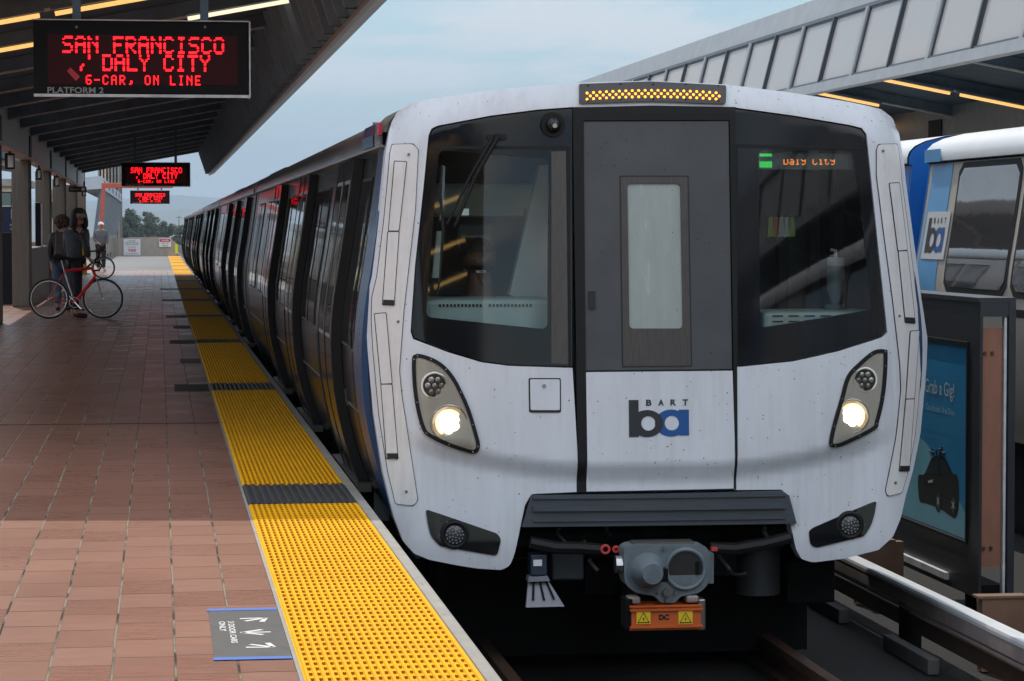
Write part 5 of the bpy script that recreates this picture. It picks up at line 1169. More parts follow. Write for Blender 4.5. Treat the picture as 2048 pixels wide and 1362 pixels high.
MB().box(-0.12, 0.18, YCp + 0.161, 0.9, -0.62, -0.36).build('shank', M_under, co, world=False)
x0, z1 = L(1260, 1208, YCp); x1, z0 = L(1398, 1258, YCp); hgt = z1 - z0
eh = MB().prism([(YCp - 0.05, z0 + hgt * 0.2), (YCp - 0.05, z0 + hgt * 0.8), (YCp - 0.03, z1 - 0.02), (YCp + 0.10, z1), (YCp + 0.10, z0), (YCp - 0.03, z0 + 0.02)], 'x', x0, x1).build('electric_head', M_orange, car, world=False)
for fz in (0.06, 0.16, 0.80, 0.93): MB().box(x0 - 0.008, x1 + 0.008, YCp - 0.062 + (0.02 if fz in (0.06, 0.93) else 0), YCp - 0.03, z0 + hgt * fz - 0.004, z0 + hgt * fz + 0.006).build('head_rib', M_orange, eh, world=False)
for pxx in (1287, 1371):
    a0, b1 = L(pxx - 14, 1221, YCp - 0.055); a1, b0 = L(pxx + 14, 1248, YCp - 0.055)
    hp = MB().box(a0, a1, YCp - 0.056, YCp - 0.051, b0, b1).build('hazard_label', M_haz, eh, world=False)
    cx_, cz_ = (a0 + a1) / 2, (b0 + b1) / 2; s_ = (a1 - a0) * 0.47; e_ = YCp - 0.0575
    def tri(k): return [(cx_ - s_ * k, cz_ - s_ * 0.80 * k - 0.004), (cx_ + s_ * k, cz_ - s_ * 0.80 * k - 0.004), (cx_, cz_ + s_ * 0.95 * k - 0.004)]
    r = tri_fill([tri(0.95), tri(0.76)])
    mb_ = MB().add([(v.x, e_, v.y) for v in r[0]], r[1])
    bolt_ = [(0.12, 0.42), (-0.16, -0.10), (0.02, -0.10), (-0.10, -0.52), (0.20, 0.06), (0.03, 0.06)]
    mb_.add([(cx_ + a_ * s_ * 0.9, e_, cz_ - 0.008 + b_ * s_ * 0.9) for a_, b_ in bolt_], [(0, 1, 2), (0, 2, 5), (5, 2, 3), (5, 3, 4)]); mb_.build('symbol', M_black, hp, world=False, recalc=False)
a0, b0 = L(1318, 1240, YCp - 0.055); v, f = text_fit('DC', 0.056, 0.03, 0.05); MB().add([(a0 + p, YCp - 0.0535, b0 + q_) for p, q_ in v], f).build('marking', M_black, eh, world=False, recalc=False)
for pxx in (1256, 1402): xx, zz_ = L(pxx, 1228, YCp); MB().bbox(xx - 0.02, xx + 0.02, YCp - 0.03, YCp + 0.12, zz_ - 0.085, zz_ + 0.085, 0.008).build('end_bracket', M_trim if pxx > 1300 else M_under, eh, world=False)
for pxx in (1268, 1384): MB().bbox(L(pxx - 12, 1200, YCp)[0], L(pxx + 12, 1200, YCp)[0], YCp - 0.02, YCp + 0.08, z1 + 0.002, z1 + 0.04, 0.01).build('mounting_lug', M_covers, eh, world=False)
# chain link, hoses
hk = MB()
for pxx in (1211, 1232): xx, zz_ = L(pxx, 1099, -0.1); hk.ring((xx, -0.1, zz_), 0.021 if pxx < 1220 else 0.014, 0.008, seg=18, tube=6)
hk.build('red_hook', mat('hook_red', (0.50, 0.05, 0.05), 0.5), car, world=False, smooth=True)
hose = MB()
for pts, r_ in (([(1060, 1085), (1110, 1095), (1160, 1096), (1200, 1099)], 0.035), ([(1420, 1096), (1470, 1098), (1530, 1088), (1580, 1075)], 0.035), ([(1236, 1099), (1260, 1086), (1290, 1082)], 0.006), ([(1165, 1096), (1200, 1098)], 0.008)):
    MB().tube([(L(a_, b_, 0.05)[0], 0.05, L(a_, b_, 0.05)[1]) for a_, b_ in pts], r_, 8).build('hose', M_blackm, car, world=False, smooth=True)
for pts, r_ in (([(1440, 1098), (1452, 1130), (1470, 1150), (1495, 1140), (1510, 1100)], 0.011), ([(1120, 1058), (1128, 1082), (1150, 1092), (1175, 1075), (1185, 1056)], 0.009), ([(1215, 1056), (1228, 1078), (1250, 1084)], 0.008), ([(1530, 1056), (1545, 1085), (1572, 1092), (1590, 1085)], 0.012), ([(1180, 1120), (1205, 1150), (1238, 1160)], 0.012)):
    q_ = smoothclosed(pts, 4)[:-8]; MB().tube([(L(a_, b_, 0.12)[0], 0.12 + 0.03 * math.sin(i_), L(a_, b_, 0.12)[1]) for i_, (a_, b_) in enumerate(q_[:max(4, len(pts) * 4 - 4)])], r_, 7).build('cable', mat('cable_grey', (0.03, 0.032, 0.034), 0.55), car, world=False, smooth=True)
x, z = L(1424, 1099, -0.12); MB().box(x - 0.005, x + 0.03, -0.13, -0.1, z - 0.008, z + 0.012).build('red_lever', mat('hook_red', (0.5, 0.05, 0.05)), car, world=False)
x0, z1 = L(1052, 1150, 0.1)
sh = MB().prism(Lp([(1056, 1152), (1093, 1150), (1098, 1160), (1054, 1162)], 0.1), 'y', 0.06, 0.16)
sh.hexa([(*[L(1057, 1160, 0.1)[0]], 0.1, L(1057, 1160, 0.1)[1]), (L(1096, 1160, 0.1)[0], 0.1, L(1096, 1160, 0.1)[1]), (L(1129, 1213, 0.0)[0], 0.0, L(1129, 1213, 0.0)[1]), (L(1052, 1215, 0.0)[0], 0.0, L(1052, 1215, 0.0)[1])],
        [(L(1057, 1160, 0.1)[0], 0.13, L(1057, 1160, 0.1)[1]), (L(1096, 1160, 0.1)[0], 0.13, L(1096, 1160, 0.1)[1]), (L(1129, 1213, 0.0)[0], 0.03, L(1129, 1213, 0.0)[1]), (L(1052, 1215, 0.0)[0], 0.03, L(1052, 1215, 0.0)[1])])
so = sh.build('sand_chute', mat('chute_grey', (0.20, 0.21, 0.24), 0.5, var=0.15), car, world=False)
gv_ = MB()
for a_, b_ in (((1067, 1164), (1066, 1200)), ((1080, 1164), (1088, 1200)), ((1093, 1164), (1108, 1198))):
    p0 = L(*a_, 0.09); p1 = L(*b_, 0.02); gv_.tube([(p0[0], 0.085, p0[1]), (p1[0], 0.015, p1[1])], 0.006, 6)
gv_.build('groove', M_under, so, world=False)
x0, z1 = L(1060, 1108, 0.1); x1, z0 = L(1092, 1149, 0.1); bxx = MB().bbox(x0, x1, 0.06, 0.2, z0, z1, 0.006).build('sensor_box', mat('box_navy', (0.02, 0.035, 0.06), 0.5), car, world=False)
xx0, zz1 = L(1067, 1120, 0.05); xx1, zz0 = L(1084, 1132, 0.05); MB().box(xx0, xx1, 0.052, 0.059, zz0, zz1).build('sticker', M_paper, bxx, world=False)
for (p0, p1, yl, mm) in (((1104, 1100), (1168, 1160), 0.25, M_bumper), ((1425, 1105), (1475, 1152), 0.25, M_under), ((1170, 1110), (1246, 1190), 0.5, M_under), ((1575, 1120), (1670, 1205), 0.5, M_under)):
    x0, z1 = L(*p0, yl); x1, z0 = L(*p1, yl); MB().bbox(x0, x1, yl, yl + 0.3, z0, z1, 0.012).build('equipment_box', mm, car, world=False)
x0, z1 = L(1480, 1085, 0.4); x1, z0 = L(1567, 1190, 0.4); MB().tube([((x0 + x1) / 2, 0.5, z0), ((x0 + x1) / 2, 0.5, z1)], (x1 - x0) / 2, 20).build('air_tank', mat('tank_grey', (0.035, 0.04, 0.045), 0.5, var=0.2), car, world=False, smooth=True)
MB().box(-1.2, 1.2, 1.5, 1.6, -1.0, -0.36).build('front_bulkhead', M_under, car, world=False)
for s_ in (-0.84, 0.84):
    for yy in (2.2, 4.4, 15.0, 17.2): MB().add([(s_ + e_, yy + 0.43 * math.cos(k * math.pi / 12), -0.47 + 0.43 * math.sin(k * math.pi / 12)) for e_ in (-0.06, 0.06) for k in range(24)], [tuple(range(24)), tuple(range(47, 23, -1))] + [(k, 24 + k, 24 + (k + 1) % 24, (k + 1) % 24) for k in range(24)]).build('wheel', M_rail, car, world=False)

# ------------------------------------------------ following cars
fc = thing('train_car', 'second silver train car, coupled right behind the lead car', 'train car', (XC, 34.1, 0), group='cars of the train at the platform')
bodyparts(fc, 0.0, 19.4, [1.6, 6.2, 10.8], [3.9, 4.7, 8.6, 9.4, 13.2, 14.1, 16.0, 16.9], False)
for yy0, yy1 in ((0.0, 0.32), (19.08, 19.4)): extr(section(26, 0.004), yy0, yy1, caps=False).build('blue_band', M_blue, fc, world=False, smooth=True)
MB().box(-0.5, 0.5, -0.58, 0.0, 0.0, 2.0).build('gangway', M_blackm, fc, world=False)
MB().bbox(-0.9, 0.9, 4, 9, 2.302, 2.40, 0.04).build('roof_unit', M_roof, fc, world=False)
for i, lbl in enumerate(('third silver train car back from the white cab front', 'fourth silver train car back from the white cab front', 'fifth silver train car, next to last along the platform', 'last silver train car at the far end of the train')):
    c = copy_tree(fc); c.location = (XC, 34.1 + 19.85 * (i + 1), 0); c['label'] = lbl

# ================================================================== OPERATOR, PEOPLE
def skin_mesh(name, pts, edges, m, par=None, sub=2, root=0):
    """one continuous surface grown round a skeleton: pts = [(x,y,z,r[,r2])]"""
    me = bpy.data.meshes.new(name); me.from_pydata([p[:3] for p in pts], edges, []); me.materials.append(m)
    o = bpy.data.objects.new(name, me); COL.objects.link(o)
    s = o.modifiers.new('skin', 'SKIN'); s.use_smooth_shade = True
    for i, p in enumerate(pts):
        sv = me.skin_vertices[0].data[i]; sv.radius = (p[3], p[4] if len(p) > 4 else p[3]); sv.use_root = (i == root)
    o.modifiers.new('sub', 'SUBSURF').levels = sub; o.modifiers['sub'].render_levels = sub
    dg = bpy.context.evaluated_depsgraph_get(); me2 = bpy.data.meshes.new_from_object(o.evaluated_get(dg))
    o.modifiers.clear(); old = o.data; o.data = me2; me2.name = name; bpy.data.meshes.remove(old)
    if len(me2.materials) == 0: me2.materials.append(m)
    if par: o.parent = par
    return o
def chain(pts, idx): return [(idx[i], idx[i + 1]) for i in range(len(idx) - 1)]
def hand_chain(P, E, wrist, dirv, palm, side, r=0.0085):
    """palm and five curled fingers from a wrist index; dirv: pointing, palm: curl direction, side: thumb direction"""
    d = Vector(dirv).normalized(); c = Vector(palm).normalized(); s = Vector(side).normalized(); w_ = Vector(P[wrist][:3])
    pb_ = w_ + d * 0.075; P.append((*pb_, 0.028, 0.036)); pi = len(P) - 1; E.append((wrist, pi))
    for k, L_ in enumerate((0.070, 0.078, 0.074, 0.058)):
        b = pb_ + s * (0.030 - 0.020 * k) + d * 0.012; last = pi
        for f, cu_, rr in ((0.4, 0.15, 1.1), (0.75, 0.6, 1.0), (0.9, 1.15, 0.85)):
            q_ = b + d * L_ * f + c * L_ * cu_ * 0.6; P.append((*q_, r * rr)); E.append((last, len(P) - 1)); last = len(P) - 1
    b = w_ + d * 0.035 + s * 0.032; P.append((*b, r * 1.3)); E.append((wrist, len(P) - 1)); l_ = len(P) - 1
    q_ = b + d * 0.045 + s * 0.012 + c * 0.02; P.append((*q_, r)); E.append((l_, len(P) - 1))
def head_parts(par, hx, hy, hz, r, yaw, skinm, hairm, hair, glasses=False, body=True):
    fx, fy = math.sin(yaw), -math.cos(yaw)          # facing direction
    sx, sy = math.cos(yaw), math.sin(yaw)
    def Q(f, s, u): return (hx + fx * f * r + sx * s * r, hy + fy * f * r + sy * s * r, hz + u * r)
    e = MB()
    for s in (-0.36, 0.36): e.sphere(Q(0.80, s, 0.05), 0.08 * r, 10, 8)
    e.build('eye', M_lampdark, par, world=False, smooth=True)
    MB().tube([Q(0.66, -0.24, -0.50), Q(0.78, -0.08, -0.53), Q(0.78, 0.08, -0.53), Q(0.66, 0.24, -0.50)], [0.03 * r, 0.06 * r, 0.06 * r, 0.03 * r], 6).build('mouth', mat('lips', (0.30, 0.11, 0.09), 0.5), par, world=False, smooth=True)
    if glasses:
        g = MB()
        for s in (-0.38, 0.38):
            n = 14; g.tube([Q(0.98, s + 0.24 * math.cos(2 * math.pi * k / n), 0.05 + 0.2 * math.sin(2 * math.pi * k / n)) for k in range(n + 1)], 0.018 * r, 5, caps=False)
        g.tube([Q(0.98, -0.14, 0.08), Q(0.98, 0.14, 0.08)], 0.018 * r, 5); g.build('glasses', M_black, par, world=False)
    if hair == 'long':
        h = MB(); rnd = random.Random(3)
        for k in range(60):
            a = rnd.uniform(-2.5, 2.5); rr = rnd.uniform(0.75, 1.05)     # strand roots round the back and sides of the head
            if abs(a) < 1.30: continue
            p = []
            a2 = a + math.pi
            for j, (u, o_) in enumerate(((1.15, 0.35), (0.75, 0.85), (0.0, 1.05), (-0.8, 1.25), (-1.5, 1.3), (-2.0 + rnd.uniform(-0.4, 0.4), 1.1))):
                b_ = -math.cos(a2) ; 
                ff = math.cos(a) * o_ * rr; ss = math.sin(a) * o_ * rr
                p.append(Q(ff * 0.95 - 0.1, ss, u + rnd.uniform(-0.08, 0.08)))
            h.tube(p, [0.28 * r, 0.36 * r, 0.38 * r, 0.36 * r, 0.3 * r, 0.10 * r], 6)
        h.sphere(Q(-0.36, 0, 0.40), 0.98 * r, 18, 12)
        h.build('hair', hairm, par, world=False, smooth=True)
    elif hair == 'curly':
        h = MB(); rnd = random.Random(5)
        for k in range(90):
            d = Vector((rnd.gauss(0, 1), rnd.gauss(0, 1), rnd.gauss(0.3, 1))).normalized()
            if d.x * fx + d.y * fy > 0.55: continue
            h.sphere((hx + d.x * 1.1 * r, hy + d.y * 1.1 * r, hz + d.z * 1.1 * r + 0.1 * r), r * rnd.uniform(0.22, 0.4), 7, 5)
        h.build('hair', hairm, par, world=False, smooth=True)
    elif hair == 'short':
        MB().sphere(Q(-0.32, 0, 0.32), 0.98 * r, 18, 12).build('hair', hairm, par, world=False, smooth=True)
    elif hair == 'cap':
        MB().sphere(Q(-0.1, 0, 0.30), 1.02 * r, 18, 12, (1, 1, 0.85)).hexa([Q(0.7, -0.6, 0.55), Q(0.7, 0.6, 0.55), Q(1.7, 0.4, 0.42), Q(1.7, -0.4, 0.42)], [Q(0.7, -0.6, 0.47), Q(0.7, 0.6, 0.47), Q(1.7, 0.4, 0.36), Q(1.7, -0.4, 0.36)]).build('cap', M_paper, par, world=False, smooth=True)
def head_pts(P, E, neck, hx, hy, hz, r, yaw):
    fx, fy = math.sin(yaw), -math.cos(yaw); sx, sy = math.cos(yaw), math.sin(yaw)
    def Q(f, s, u, rr): P.append((hx + (fx * f + sx * s) * r, hy + (fy * f + sy * s) * r, hz + u * r, rr * r)); return len(P) - 1
    a = Q(0.05, 0, -0.75, 0.62); b = Q(0.0, 0, 0.05, 0.86); c = Q(-0.05, 0, 0.62, 0.74); E += [(neck, a), (a, b), (b, c)]
    n = Q(0.95, 0, -0.12, 0.14); E.append((b, n)); ch_ = Q(0.45, 0, -0.85, 0.36); E.append((a, ch_))
    for s in (-1, 1): e_ = Q(-0.02, s * 0.92, 0.0, 0.16); E.append((b, e_))
def person(label, loc, joints, yaw, mats, hair, hm, skinm, extra=None, glasses=False, lean=(0, 0), hr=0.108, group=None, bare=True):
    """joints in local metres; hands built into the body mesh"""
    J = joints; P = []; E = []
    def A(*p): P.append(p); return len(P) - 1
    pel = A(*J['pelvis'], 0.115, 0.13); sp = A(*J['spine'], 0.115, 0.135); chs = A(*J['chest'], 0.125, 0.155); nk = A(*J['neck'], 0.055)
    E += [(pel, sp), (sp, chs), (chs, nk)]
    head_pts(P, E, nk, *J['head'], hr, yaw)
    for s in ('L', 'R'):
        sh_ = A(*J['sh' + s], 0.062); el = A(*J['el' + s], 0.046); wr = A(*J['wr' + s], 0.030); E += [(chs, sh_), (sh_, el), (el, wr)]
        hand_chain(P, E, wr, J['hd' + s], J['pm' + s], J['th' + s])
        hip = A(*J['hip' + s], 0.088); kn = A(*J['kn' + s], 0.060); an = A(*J['an' + s], 0.042); to = A(*J['to' + s], 0.030); E += [(pel, hip), (hip, kn), (kn, an), (an, to)]
    o = skin_mesh('person', P, E, skinm, None, 2, 0); o.location = loc; tag(o, label, 'person', group)
    head_parts(o, *J['head'], hr, yaw, skinm, hm, hair, glasses)
    # coat
    P = []; E = []
    a = A(*J['hem'], 0.165, 0.19); b = A(*J['pelvis'], 0.160, 0.185); c = A(*J['spine'], 0.155, 0.18); d = A(*J['chest'], 0.158, 0.19); n = A(*[J['neck'][i] * 0.75 + J['chest'][i] * 0.25 for i in range(3)], 0.09)
    E += [(a, b), (b, c), (c, d), (d, n)]
    for s in ('L', 'R'):
        s1 = A(*J['sh' + s], 0.085); s2 = A(*J['el' + s], 0.066); s3 = A(*[J['wr' + s][i] * 0.88 + J['el' + s][i] * 0.12 for i in range(3)], 0.048); E += [(d, s1), (s1, s2), (s2, s3)]
    skin_mesh('jacket', P, E, mats[0], o, 2, 2)
    P = []; E = []; p0 = A(J['pelvis'][0], J['pelvis'][1], J['pelvis'][2] + 0.02, 0.14, 0.155)
    for s in ('L', 'R'):
        h0 = A(*J['hip' + s], 0.112); k0 = A(*J['kn' + s], 0.080); a0 = A(J['an' + s][0], J['an' + s][1], J['an' + s][2] + 0.03, 0.064); E += [(p0, h0), (h0, k0), (k0, a0)]
    skin_mesh('trousers', P, E, mats[1], o, 2, 0)
    for s in ('L', 'R'):
        P = []; E = []; h1 = A(J['an' + s][0], J['an' + s][1], 0.06, 0.052); m1 = A(*[(J['an' + s][i] + J['to' + s][i]) / 2 for i in range(2)], 0.045, 0.048); t1 = A(*J['to' + s][:2], 0.035, 0.036); E += [(h1, m1), (m1, t1)]
        skin_mesh('shoe', P, E, mats[2], o, 2, 0)
    return o
# long-haired person holding the red bicycle, seen from its far side
bx, by = -1.405, 43.8
gx, gz = PY(184, 524, 44.1)      # handlebar grip
pA = (-1.40, 44.25, 0)
JA = dict(pelvis=(0, 0, 0.98), spine=(0.0, 0, 1.14), chest=(0.01, -0.01, 1.38), neck=(0.03, -0.02, 1.56), head=(0.075, -0.06, 1.70), hem=(-0.01, 0, 0.86),
  shL=(-0.13, 0.10, 1.44), elL=(-0.16, 0.16, 1.18), wrL=(-0.02, 0.18, 0.98), hdL=(1, 0, -0.4), pmL=(0, -1, 0), thL=(0, 0, 1),
  shR=(0.13, -0.12, 1.43), elR=(0.19, -0.18, 1.17), wrR=(gx + 1.40 - 0.055, -0.16, gz + 0.045), hdR=(1, 0, -0.55), pmR=(0, -0.3, -1), thR=(0, -1, 0.2),
  hipL=(-0.03, 0.09, 0.92), knL=(-0.02, 0.10, 0.50), anL=(-0.06, 0.10, 0.09), toL=(0.12, 0.08, 0.035), hipR=(0.02, -0.08, 0.92), knR=(0.035, -0.09, 0.50), anR=(0.0, -0.09, 0.09), toR=(0.20, -0.10, 0.035))
oA = person('long-haired person in a dark puffer jacket and glasses holding the red bicycle', pA, JA, 0.5, (M_coat, M_jean, M_shoe), 'long', M_hair, M_skin, glasses=True)
MB().hexa([(0.11, -0.185, 1.38), (0.16, -0.18, 1.38), (0.15, -0.2, 1.05), (0.12, -0.2, 1.05)], [(0.11, -0.15, 1.38), (0.16, -0.15, 1.38), (0.15, -0.17, 1.05), (0.12, -0.17, 1.05)]).hexa([(0.13, -0.16, 0.90), (0.19, -0.16, 0.92), (0.19, -0.16, 0.72), (0.15, -0.16, 0.70)], [(0.13, -0.12, 0.90), (0.19, -0.12, 0.92), (0.19, -0.12, 0.72), (0.15, -0.12, 0.70)]).build('shirt', M_yel, oA, world=False)
# person with backpack behind
JB = dict(pelvis=(0, 0, 0.92), spine=(0, 0, 1.08), chest=(0.0, 0.02, 1.30), neck=(0, 0.03, 1.46), head=(0.0, 0.04, 1.60), hem=(0, 0, 0.88), shL=(-0.18, 0, 1.36), elL=(-0.22, 0.03, 1.10), wrL=(-0.20, 0.08, 0.86), hdL=(0, 0.1, -1), pmL=(1, 0, 0), thL=(0, 1, 0),
  shR=(0.18, 0, 1.36), elR=(0.22, 0.05, 1.12), wrR=(0.18, 0.2, 0.98), hdR=(0, 1, -0.2), pmR=(0, 0, -1), thR=(-1, 0, 0), hipL=(-0.09, 0, 0.86), knL=(-0.09, 0.01, 0.47), anL=(-0.09, 0, 0.09), toL=(-0.10, 0.17, 0.035), hipR=(0.09, 0, 0.86), knR=(0.09, 0.01, 0.47), anR=(0.09, 0, 0.09), toR=(0.10, 0.17, 0.035))
pB = (PY(125, 500, 48.0)[0], 48.0, 0)
oB = person('curly brown-haired person in blue jeans facing away behind the long-haired person', pB, JB, math.pi - 0.3, (M_black, M_denim, M_shoe), 'curly', M_hairb, M_skin)
bk = thing('backpack', 'dark brown backpack worn by the curly-haired person', 'backpack', (pB[0] + 0.06, 47.72, 1.0))
MB().bbox(pB[0] - 0.12, pB[0] + 0.26, 47.62, 47.82, 0.93, 1.44, 0.06).build('pack', M_pack, bk, smooth=True)
MB().bbox(pB[0] - 0.06, pB[0] + 0.20, 47.56, 47.617, 0.98, 1.2, 0.025).build('pocket', M_pack, bk, smooth=True)
MB().tube([(pB[0] - 0.06, 47.8, 1.42), (pB[0] - 0.1, 47.95, 1.46), (pB[0] - 0.12, 48.12, 1.36), (pB[0] - 0.13, 48.1, 1.1)], 0.02, 6).tube([(pB[0] + 0.12, 47.8, 1.42), (pB[0] + 0.12, 47.95, 1.46), (pB[0] + 0.12, 48.12, 1.36), (pB[0] + 0.13, 48.1, 1.1)], 0.02, 6).build('strap', M_black, bk)
# person in a cap farther off
JC = dict(pelvis=(0, 0, 0.92), spine=(0, 0, 1.08), chest=(0.0, 0.0, 1.32), neck=(0, 0.0, 1.48), head=(0.01, -0.02, 1.61), hem=(0, 0, 0.86), shL=(-0.18, 0, 1.38), elL=(-0.22, -0.03, 1.12), wrL=(-0.10, -0.2, 1.0), hdL=(0.6, -0.6, -0.2), pmL=(0, 0, -1), thL=(0, 1, 0),
  shR=(0.18, 0, 1.38), elR=(0.22, -0.03, 1.12), wrR=(0.2, -0.14, 0.90), hdR=(0, -0.5, -1), pmR=(-1, 0, 0), thR=(0, -1, 0), hipL=(-0.09, 0, 0.86), knL=(-0.09, -0.01, 0.47), anL=(-0.09, 0, 0.09), toL=(-0.05, -0.17, 0.035), hipR=(0.09, 0, 0.86), knR=(0.10, -0.01, 0.47), anR=(0.09, 0, 0.09), toR=(0.16, -0.14, 0.035))
pC = (PY(202, 540, 92.0)[0], 92.0, 0)
person('person in a white cap and grey hooded top standing farther along the platform', pC, JC, 0.5, (M_hoodie, M_jean, M_paper), 'cap', M_hair, M_skin)
# train operator in the cab
ox, oz = L(957, 530, 0.95)
P = []; E = []
def A2(*p): P.append(p); return len(P) - 1
pl_ = A2(0, 0.0, -0.62, 0.15); c_ = A2(0, 0.0, -0.34, 0.17); n_k = A2(0, -0.02, -0.13, 0.065); E += [(pl_, c_), (c_, n_k)]
head_pts(P, E, n_k, 0, -0.03, 0.02, 0.108, 0.05)
for s in (-1, 1):
    s1 = A2(s * 0.22, 0, -0.24, 0.07); s2 = A2(s * 0.28, -0.10, -0.46, 0.055); s3 = A2(s * 0.16, -0.32, -0.50, 0.038); E += [(c_, s1), (s1, s2), (s2, s3)]; hand_chain(P, E, s3, (-s * 0.3, -1, 0), (0, 0, -1), (-s, 0, 0))
op = skin_mesh('person', P, E, M_skind, None, 2, 0); op.location = (XC + ox, YN + 0.95, oz); tag(op, 'smiling train operator in dark uniform behind the left windscreen', 'person')
head_parts(op, 0, -0.03, 0.02, 0.108, 0.05, M_skind, M_hair, 'short')
P = []; E = []; a_ = A2(0, 0, -0.66, 0.19); b_ = A2(0, 0, -0.34, 0.20); d_ = A2(0, 0, -0.18, 0.10); E += [(a_, b_), (b_, d_)]
for s in (-1, 1): s1 = A2(s * 0.22, 0, -0.24, 0.085); s2 = A2(s * 0.28, -0.10, -0.46, 0.07); s3 = A2(s * 0.18, -0.28, -0.49, 0.05); E += [(b_, s1), (s1, s2), (s2, s3)]
skin_mesh('uniform', P, E, M_jean, op, 2, 1)
MB().hexa([(-0.030, -0.118, -0.030), (0.030, -0.118, -0.030), (0.022, -0.118, -0.044), (-0.022, -0.118, -0.044)], [(-0.030, -0.10, -0.030), (0.030, -0.10, -0.030), (0.022, -0.10, -0.044), (-0.022, -0.10, -0.044)]).build('teeth', M_paper, op, world=False)

# ================================================================== BICYCLES
def bicycle(label, loc, rotz, fm, group, rw=0.335, wb=0.985):
    t = thing('bicycle', label, 'bicycle', loc, rotz, group)
    rx, fx_ = -wb / 2, wb / 2
    for x in (rx, fx_):
        wh = MB().ring((x, 0, rw), rw - 0.016, 0.016, seg=56, tube=8).build('wheel', M_tyre, t, world=False, smooth=True)
        MB().ring((x, 0, rw), rw - 0.040, 0.010, seg=56, tube=6).build('rim', M_chrome, wh, world=False, smooth=True)
        sp = MB()
        for k in range(24):
            a = 2 * math.pi * k / 24; b = a + (0.35 if k % 2 else -0.35); s = 0.02 if k % 4 < 2 else -0.02
            sp.tube([(x + 0.02 * math.cos(b), s, rw + 0.02 * math.sin(b)), (x + (rw - 0.045) * math.cos(a), 0, rw + (rw - 0.045) * math.sin(a))], 0.0012, 4)
        sp.build('spokes', M_chrome, wh, world=False)
        MB().tube([(x, -0.05, rw), (x, 0.05, rw)], 0.018, 10).build('hub', M_chrome, wh, world=False, smooth=True)
    bb = (rx + 0.42, 0, 0.275); st_ = (bb[0] - 0.165, 0, 0.80); ht = (fx_ - 0.175, 0, 0.84); hb = (fx_ - 0.115, 0, 0.70)
    fr = MB(); fr.tube([st_, ht], 0.024); fr.tube([bb, hb], 0.031); fr.tube([ht, hb], 0.026)
    for s in (-1, 1): fr.tube([(st_[0], s * 0.015, st_[2] - 0.02), (rx, s * 0.06, rw)], 0.009, 6); fr.tube([(bb[0], s * 0.03, bb[2]), (rx, s * 0.06, rw)], 0.010, 6)
    fr.build('frame', fm, t, world=False, smooth=True)
    MB().tube([bb, st_], 0.0185).build('seat_tube', M_chrome, t, world=False, smooth=True)
    fk = MB()
    for s in (-1, 1): fk.tube([(hb[0] + 0.01, s * 0.05, hb[2] - 0.02), (hb[0] + 0.06, s * 0.05, rw + 0.16), (fx_, s * 0.05, rw)], [0.013, 0.011, 0.008], 8)
    fk.tube([(hb[0] + 0.01, -0.05, hb[2] - 0.015), (hb[0] + 0.01, 0.05, hb[2] - 0.015)], 0.016); fk.build('fork', M_chrome, t, world=False, smooth=True)
    sp_ = (st_[0] - 0.045, 0, st_[2] + 0.17)
    MB().tube([st_, sp_], 0.0135).build('seat_post', M_chrome, t, world=False)
    sa = MB().tube([(sp_[0] - 0.14, 0, sp_[2] + 0.045), (sp_[0] - 0.08, 0, sp_[2] + 0.055), (sp_[0] + 0.05, 0, sp_[2] + 0.045), (sp_[0] + 0.15, 0, sp_[2] + 0.035)], [0.045, 0.065, 0.03, 0.015], 12).build('saddle', M_blackm, t, world=False, smooth=True)
    hbz = ht[2] + 0.075
    MB().tube([ht, (ht[0] - 0.01, 0, hbz), (ht[0] + 0.06, 0, hbz + 0.02)], 0.014).build('stem', M_chrome, t, world=False)
    hx = ht[0] + 0.06; h = MB().tube([(hx, -0.20, hbz + 0.02), (hx, 0.20, hbz + 0.02)], 0.0125)
    for s in (-1, 1): h.tube([(hx, s * 0.20, hbz + 0.02), (hx + 0.07, s * 0.205, hbz + 0.02), (hx + 0.10, s * 0.205, hbz - 0.04), (hx + 0.05, s * 0.205, hbz - 0.11), (hx - 0.03, s * 0.205, hbz - 0.115)], 0.0135, 8)
    h.build('handlebar', M_blackm, t, world=False, smooth=True)
    MB().ring((bb[0], -0.055, bb[2]), 0.085, 0.006, seg=30, tube=6).tube([(bb[0], -0.03, bb[2]), (bb[0], -0.075, bb[2])], 0.02, 10).tube([(bb[0], -0.07, bb[2]), (bb[0] + 0.11, -0.07, bb[2] - 0.12)], 0.010, 6).tube([(bb[0], 0.07, bb[2]), (bb[0] - 0.11, 0.07, bb[2] + 0.12)], 0.010, 6).build('crankset', M_chrome, t, world=False, smooth=True)
    MB().box(bb[0] + 0.07, bb[0] + 0.16, -0.15, -0.075, bb[2] - 0.135, bb[2] - 0.11).box(bb[0] - 0.16, bb[0] - 0.07, 0.075, 0.15, bb[2] + 0.11, bb[2] + 0.135).build('pedal', M_blackm, t, world=False)
    MB().tube([(bb[0], -0.055, bb[2] + 0.085), (rx, -0.055, rw + 0.03)], 0.004, 5).tube([(bb[0], -0.055, bb[2] - 0.085), (rx, -0.055, rw - 0.03)], 0.004, 5).build('chain', M_blackm, t, world=False)
    MB().box(bb[0] - 0.0, bb[0] + 0.10, -0.018, -0.0176, 0.81, 0.825).build('frame_sticker', M_letter, t, world=False)
    return t
bicycle('red road bicycle with silver fork and black saddle held by the long-haired person', ((PY(98, 598, by)[0] + PY(206, 598, by)[0]) / 2, by, 0), 0.02, M_red, 'bicycles on the platform', wb=PY(206, 598, by)[0] - PY(98, 598, by)[0])
fx2 = PY(208, 536, 78)[0]
bicycle('dark bicycle with thin black wheels farther along, beside the person in the cap', (fx2 - 0.5, 78, 0), 0.05, M_blackm, 'bicycles on the platform')

